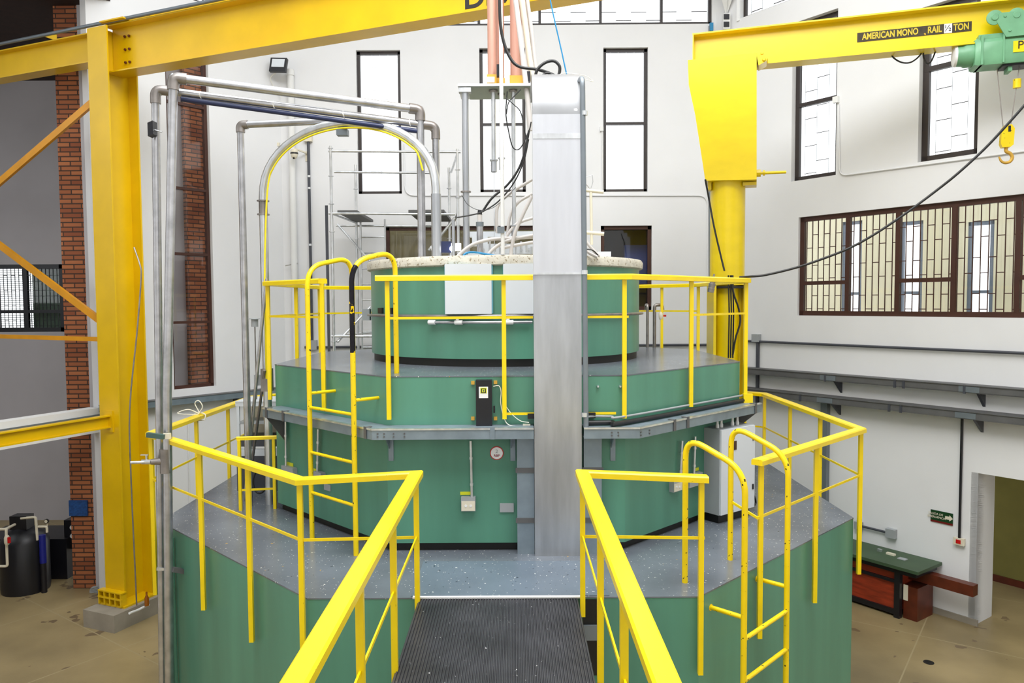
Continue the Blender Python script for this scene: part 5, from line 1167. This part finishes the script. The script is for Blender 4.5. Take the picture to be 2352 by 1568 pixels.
# white downpipe, boxes, camera and floodlight on the back wall at left
a = atw(667, 160, PB, .1); t = thing('downpipe', 'white downpipe in the back left corner', 'pipe', V((a.x, a.y, 0))); m = MB(); m.cyl((a.x, a.y, 0), (a.x, a.y, a.z), .065, 20); m.build('pipe', M_white, t)
MB().lathe(V((a.x, a.y, a.z-.12)), [(.075, 0), (.075, .12)], 20).build('socket', M_white, t); MB().cyl(atw(655, 610, PB, .12), atw(685, 604, PB, .12), .012, 8).build('strap', M_steel, t)
a = atw(708, 322, PB, .05); b = atw(708, 792, PB, .05); t = thing('wall_conduit', 'black vertical conduit on the back wall right of the white downpipe', 'conduit', V((a.x, a.y, b.z)))
MB().cyl(V((a.x, a.y, b.z)), a, .028, 10).build('pipe', M_dkbox, t); MB().box(a+Z*.05, (.16, .09, .16)).build('upper_box', M_cream, t, bevel=.006); MB().box(V((a.x, a.y, b.z)), (.20, .09, .20)).build('lower_box', M_grey, t, bevel=.006)
for y in (405, 432, 562, 660): q = at(708, y, a.y); MB().cyl(V((a.x, a.y, q.z-.02)), V((a.x, a.y, q.z+.02)), .036, 10).build('coupling', M_steel, t)
a = atw(636, 332, PB, .04); t = thing('wall_conduit', 'thin dark conduit in the back left corner below a small cream box', 'conduit', V((a.x, a.y, 4.1)))
MB().cyl(V((a.x, a.y, 4.1)), V((a.x, a.y, at(637, 520, a.y).z)), .02, 10).build('dark_pipe', M_dkbox, t); MB().cyl(V((a.x, a.y, at(637, 520, a.y).z)), V((a.x, a.y, at(634, 180, a.y).z)), .012, 8).build('pale_pipe', M_wall, t); MB().box(a, (.12, .07, .07)).build('small_box', M_cream, t)
q = atw(640, 150, PB, .35); t = thing('floodlight', 'black LED floodlight with pale face high on the back wall at left', 'lamp', q-Z*.12)
fx = V((.97, -.1, -.06)).normalized(); fy = V((.1, 1, -.22)).normalized(); fz = fx.cross(fy)
MB().box(q, (.34, .07, .29), fx, fy, fz).build('housing', M_blackp, t, bevel=.02); MB().box(q-fy*.038+fz*.03, (.26, .012, .17), fx, fy, fz).build('lens', M_ltgrey, t)
MB().bar(q+V((-.1, .03, 0)), q+V((-.12, .33, 0)), .03, .02).build('bracket', M_blackp, t)
MB().tube(smooth([q+V((-.05, .03, -.13)), q+V((-.2, .1, -.22)), q+V((-.15, .2, -.4)), q+V((-.03, .28, -.56))], 5), .006, 6).build('lead', M_rope, t)
q = atw(676, 358, PB, .38); t = thing('security_camera', 'white dome security camera on a wall arm in the back left corner', 'camera', q-Z*.1)
MB().lathe(q+Z*.09, [(.03, .05), (.07, .03), (.075, -.02), (.07, -.08), (.05, -.13), (.02, -.15)], 20).build('dome', M_cream, t); MB().lathe(q+Z*.055, [(.077, -.02), (.077, .01)], 20).build('dark_ring', M_blackp, t)
MB().lathe(q+V((0, -.035, -.045)), [(.022, 0), (.018, .02)], 14, V((0, -.8, -.5))).build('lens', M_blackp, t); MB().bar(q+Z*.15, q+V((.16, .34, .12)), .03, .03).build('arm', M_cream, t); MB().box(q+V((.16, .37, .06)), (.07, .02, .2)).build('wall_plate', M_cream, t)
# left wall tray
z_ = wz(480, 915, PL, .2); t = thing('wall_tray', 'grey cable tray along the left wall below the tall window', 'cable tray', CLn+dL*2+Z*z_)
c = CLn+dL*1.95+nL*.1; c.z = z_; MB().box(c, (3.6, .2, .11), dL, -nL, Z).build('tray_body', M_tray, t); MB().box(c+Z*.062, (3.6, .22, .01), dL, -nL, Z).build('tray_cover', M_darktray, t)
for s in (1.2, 3.3): q = CLn+dL*s; q.z = z_-.055; MB().slab([q, q+nL*.18, q-Z*.2], dL*.03).build('bracket', M_dkbox, t)
tag(MB().cyl(atw(432, 960, PL, .02), atw(436, 1180, PL, .02), .012, 8).build('thin_wall_pipe', M_white), 'thin white pipe on the left wall behind the yellow railing', 'pipe')
for (x0, y0, x1, y1, mt, nm, lb_) in ((349, 1142, 356, 1164, M_red, 'red_notice', 'red fire notice on the left wall behind the pipes'), (349, 1165, 357, 1205, M_paper, 'white_notice', 'white notice sheet on the left wall behind the pipes'), (349, 1210, 356, 1290, M_yellow, 'yellow_notice', 'yellow notice on the left wall behind the pipes')):
    m = MB(); m.wbox(PL, x0, y0, x1, y1, 0, .012); tag(m.build(nm, mt), lb_, 'notice')
# ------------------------------------------------------------ bench and timber at right
def sR(px, py, off=0): return (atw(px, py, PR, off)-CRn).dot(dR)
sE = sR(2166, 1292); zB0 = wz(2166, 1290, PR, 0)
bn = thing('workbench', 'long dark green topped workbench with red brown wooden fronts against the right wall', 'workbench', CRn+dR*(sE-1.5)+nR*.4)
def rb(m, s0, s1, d0, d1, z0, z1):
    c = CRn+dR*(s0+s1)/2+nR*(d0+d1)/2; c.z = (z0+z1)/2; return m.box(c, (s1-s0, d1-d0, z1-z0), dR, -nR, Z)
rb(MB(), sE-3.6, sE, .03, .80, zB0-.05, zB0).build('bench_top', M_benchtop, bn, bevel=.004)
rb(MB(), sE-3.5, sE-.06, .06, .74, zB0-.13, zB0-.05).build('apron', M_blackp, bn)
rb(MB(), sE-3.5, sE-.36, .10, .64, .12, zB0-.13).build('wooden_body', M_wood, bn)
for s in (sE-.42, sE-2.0, sE-3.4):
    rb(MB(), s, s+.09, .62, .71, 0, zB0-.1).build('leg', M_blackp, bn)
rb(MB(), sE-3.4, sE-.4, .64, .68, zB0-.32, zB0-.27).build('cross_rail', M_blackp, bn)
rb(MB(), sE-3.4, sE-.4, .60, .68, .04, .12).build('bottom_rail', M_blackp, bn)
rb(MB(), sE-.32, sE-.10, .10, .60, .0, zB0-.34).build('end_drawer', M_darkwood, bn)
rb(MB(), sE-.34, sE-.33, .60, .64, .3, .5).build('tie', M_blackp, bn)
rb(MB(), sE-.32, sE-.25, .60, .612, .30, .55).build('paper_tag', M_cream, bn)
tb = rb(MB(), sE-.42, sE+.62, .22, .38, zB0-.30, zB0-.13).build('timber_beam', M_darkwood, bevel=.006); tag(tb, 'varnished brown timber beam sticking out from the end of the workbench', 'beam')
def rbt(s, d, z, sx, sy, sz, nm, mt, lb_, cat): m = MB(); rb(m, s, s+sx, d, d+sy, z, z+sz); tag(m.build(nm, mt, bevel=.004), lb_, cat)
rbt(sE-.75, .30, zB0, .14, .06, .03, 'small_tool', M_cream, 'small cream tool lying on the workbench top', 'tool')
rbt(sE-.92, .28, zB0, .07, .05, .04, 'steel_piece', M_steel, 'small bright steel piece on the workbench top', 'metal part')
rbt(sE-.52, .34, zB0, .13, .1, .012, 'flat_disc', M_grey, 'flat grey lid on the workbench top near its end', 'lid')
q = atz(2133, 1521, 0); struct(MB().lathe(V((q.x, q.y, .0)), [(.07, 0), (.07, .006)], 20).build('floor_drain', M_black)); 
# ------------------------------------------------------------ dark corner at left
q = atw(181, 1166, (V((0, 13.56, 0)), V((0, -1, 0))), 0)
tag(MB().box(V((q.x+.0, 13.55, q.z)), (.33, .03, .28)).build('notice_panel', M_signblue, bevel=.004), 'mottled blue rectangular panel fixed to the brick pier', 'panel')
q = at(157, 1135, 13.5); tag(MB().lathe(V((q.x, 13.72, q.z)), [(.07, 0), (.07, .05)], 16, V((-1, 0, 0))).build('bell', M_blackp), 'black bell on the edge of the brick pier', 'bell')
q = at(228, 1357, 13.3); m = MB(); 
a = at(219, 1358, 13.37); m.lathe(a, [(.10, 0), (.10, .01)], 20, V((0, -1, 0)))
for k in range(7): m.box(a+V((0, -.015, (k-3)*.026)), (.15, .012, .01), V((1, 0, .25)))
tag(m.build('round_vent', M_grey), 'small round louvred vent at the foot of the white jamb', 'vent')
Yk = 14.0
def blk(x0, y0, x1, y1, Y, dep): a = at(x0, y1, Y); b = at(x1, y0, Y); return ((a.x+b.x)/2, Y+dep/2, (a.z+b.z)/2), (b.x-a.x, dep, b.z-a.z)
xk0 = at(-60, 1290, Yk).x; xk1 = at(150, 1290, Yk).x; zk = at(60, 1240, Yk).z
tag(MB().box(((xk0+xk1)/2, Yk+.5, zk/2), (xk1-xk0, .9, zk)).build('equipment_plinth', M_blackp, bevel=.02), 'low black machinery cabinet in the dark left bay', 'machine')
q = at(58, 1290, 13.55); zt_k = at(58, 1208, 13.55).z
t = thing('filter_tank', 'black pressure tank with domed head in the dark left bay', 'tank', (q.x, 13.55, 0))
MB().lathe((q.x, 13.55, 0), [(.38, 0), (.39, .1), (.39, zt_k-.25), (.3, zt_k-.1), (.14, zt_k)], 28).build('vessel', M_blackp, t)
MB().box((q.x+.0, 13.5, zt_k+.1), (.3, .22, .24)).build('control_head', M_blackp, t, bevel=.03)
def pv(P, lb_, r=.022): tag(MB().tube(fillet([at(x, y, Y) for x, y, Y in P], .04), r, 10).build('plastic_pipe', M_cream), lb_, 'pipe')
pv([(-10, 1215, 12.95), (12, 1215, 12.95), (34, 1204, 13.3)], 'cream plastic pipe entering the black tank from the left edge')
pv([(-10, 1300, 12.95), (17, 1300, 12.95), (14, 1215, 12.95), (30, 1206, 13.3)], 'cream plastic pipe dropping down with red valve at the left edge')
pv([(48, 1190, 13.4), (82, 1187, 13.4), (86, 1240, 13.4)], 'cream plastic pipe leaving the black tank to the right')
pv([(88, 1209, 13.4), (108, 1209, 13.4), (108, 1222, 13.4)], 'short cream pipe above the blue filter')
q = at(16, 1240, 12.9); tag(MB().lathe(q-Z*.08, [(.03, 0), (.045, .04), (.045, .12), (.03, .16)], 14).build('pipe_valve', M_cream), 'cream valve body on the dropping pipe', 'valve')
q = at(21, 1240, 12.86); tag(MB().box(q, (.04, .03, .1)).build('valve_handle', M_red), 'red valve handle on the dropping cream pipe', 'handle')
a = at(97, 1228, 13.4); b = at(98, 1292, 13.4); t = thing('filter_cartridge', 'dark blue filter cartridge on a black stand beside the black tank', 'filter', V((a.x, 13.4, 0)))
MB().cyl(V((a.x, 13.4, b.z)), V((a.x, 13.4, a.z)), .055, 18).build('cartridge', mat('deep_blue_filter', (20, 30, 130), .35), t); MB().cyl(V((a.x, 13.4, 0)), V((a.x, 13.4, b.z)), .05, 12).build('stand', M_blackp, t)
q = at(108, 1196, 13.4); t = thing('pressure_gauge', 'small round pressure gauge above the blue filter', 'gauge', q-Z*.1); MB().lathe(q, [(.04, 0), (.04, .03)], 18, V((0, -1, 0))).build('dial_case', M_blackp, t); MB().lathe(q+V((0, -.031, 0)), [(.028, 0), (.028, .003)], 18, V((0, -1, 0))).build('dial', M_cream, t); MB().cyl(q-Z*.12, q-Z*.04, .01, 8).build('stem', M_cream, t)
q = at(152, 1228, 14.0); t = thing('emergency_light', 'black box with two round white lamps in the dark left bay', 'lamp', (q.x, 14.2, zk))
MB().box((q.x, 14.3, (q.z+zk)/2), (.28, .25, (q.z+.2-zk)+.25)).build('housing', M_blackp, t, bevel=.01)
for dz in (.09, -.07): MB().lathe(V((q.x+.02, 14.17, q.z+dz)), [(.045, 0), (.04, .02)], 18, V((0, -1, 0))).build('lamp', M_paper, t)
GR = {'guard_railing': 'yellow guard railings of the tank', 'deck_ladder': 'yellow deck ladders', 'cable_tray': 'cable trays round the tank', 'cable_channel': 'upright channels beside the duct', 'power_outlet': 'cream power outlets', 'junction_box': 'grey junction boxes',
 'steel_pipe': 'galvanised overhead pipes', 'sensor_tube': 'tubes hanging under the platform', 'hose': 'pale hoses on the drum', 'cable': 'loose cables around the duct', 'copper_column': 'copper columns on the platform', 'bent_pipe': 'drain pipes behind the drum',
 'festoon_cable': 'cables under the jib beam', 'column_cable': 'cables on the crane column', 'wall_tray': 'cable trays along the walls', 'wall_conduit': 'conduits on the walls', 'plastic_pipe': 'cream plastic pipes in the left bay', 'leaning_rod': 'rods leaning at the left pipes', 'rail_socket': 'black clamps beside the duct', 'blank_plate': 'blank cover plates on the tank', 'white_cable': 'white cables on the front of the tank', 'pipe_bracket': 'brackets of the left pipes', 'control_module': 'black modules beside the copper columns', 'drum_box': 'flat boxes on the drum'}
for o in list(COL.objects):
    if o.parent is None and 'label' in o:
        b = o.name.split('.')[0]
        if b in GR: o['group'] = GR[b]
SC.view_layers[0].update()
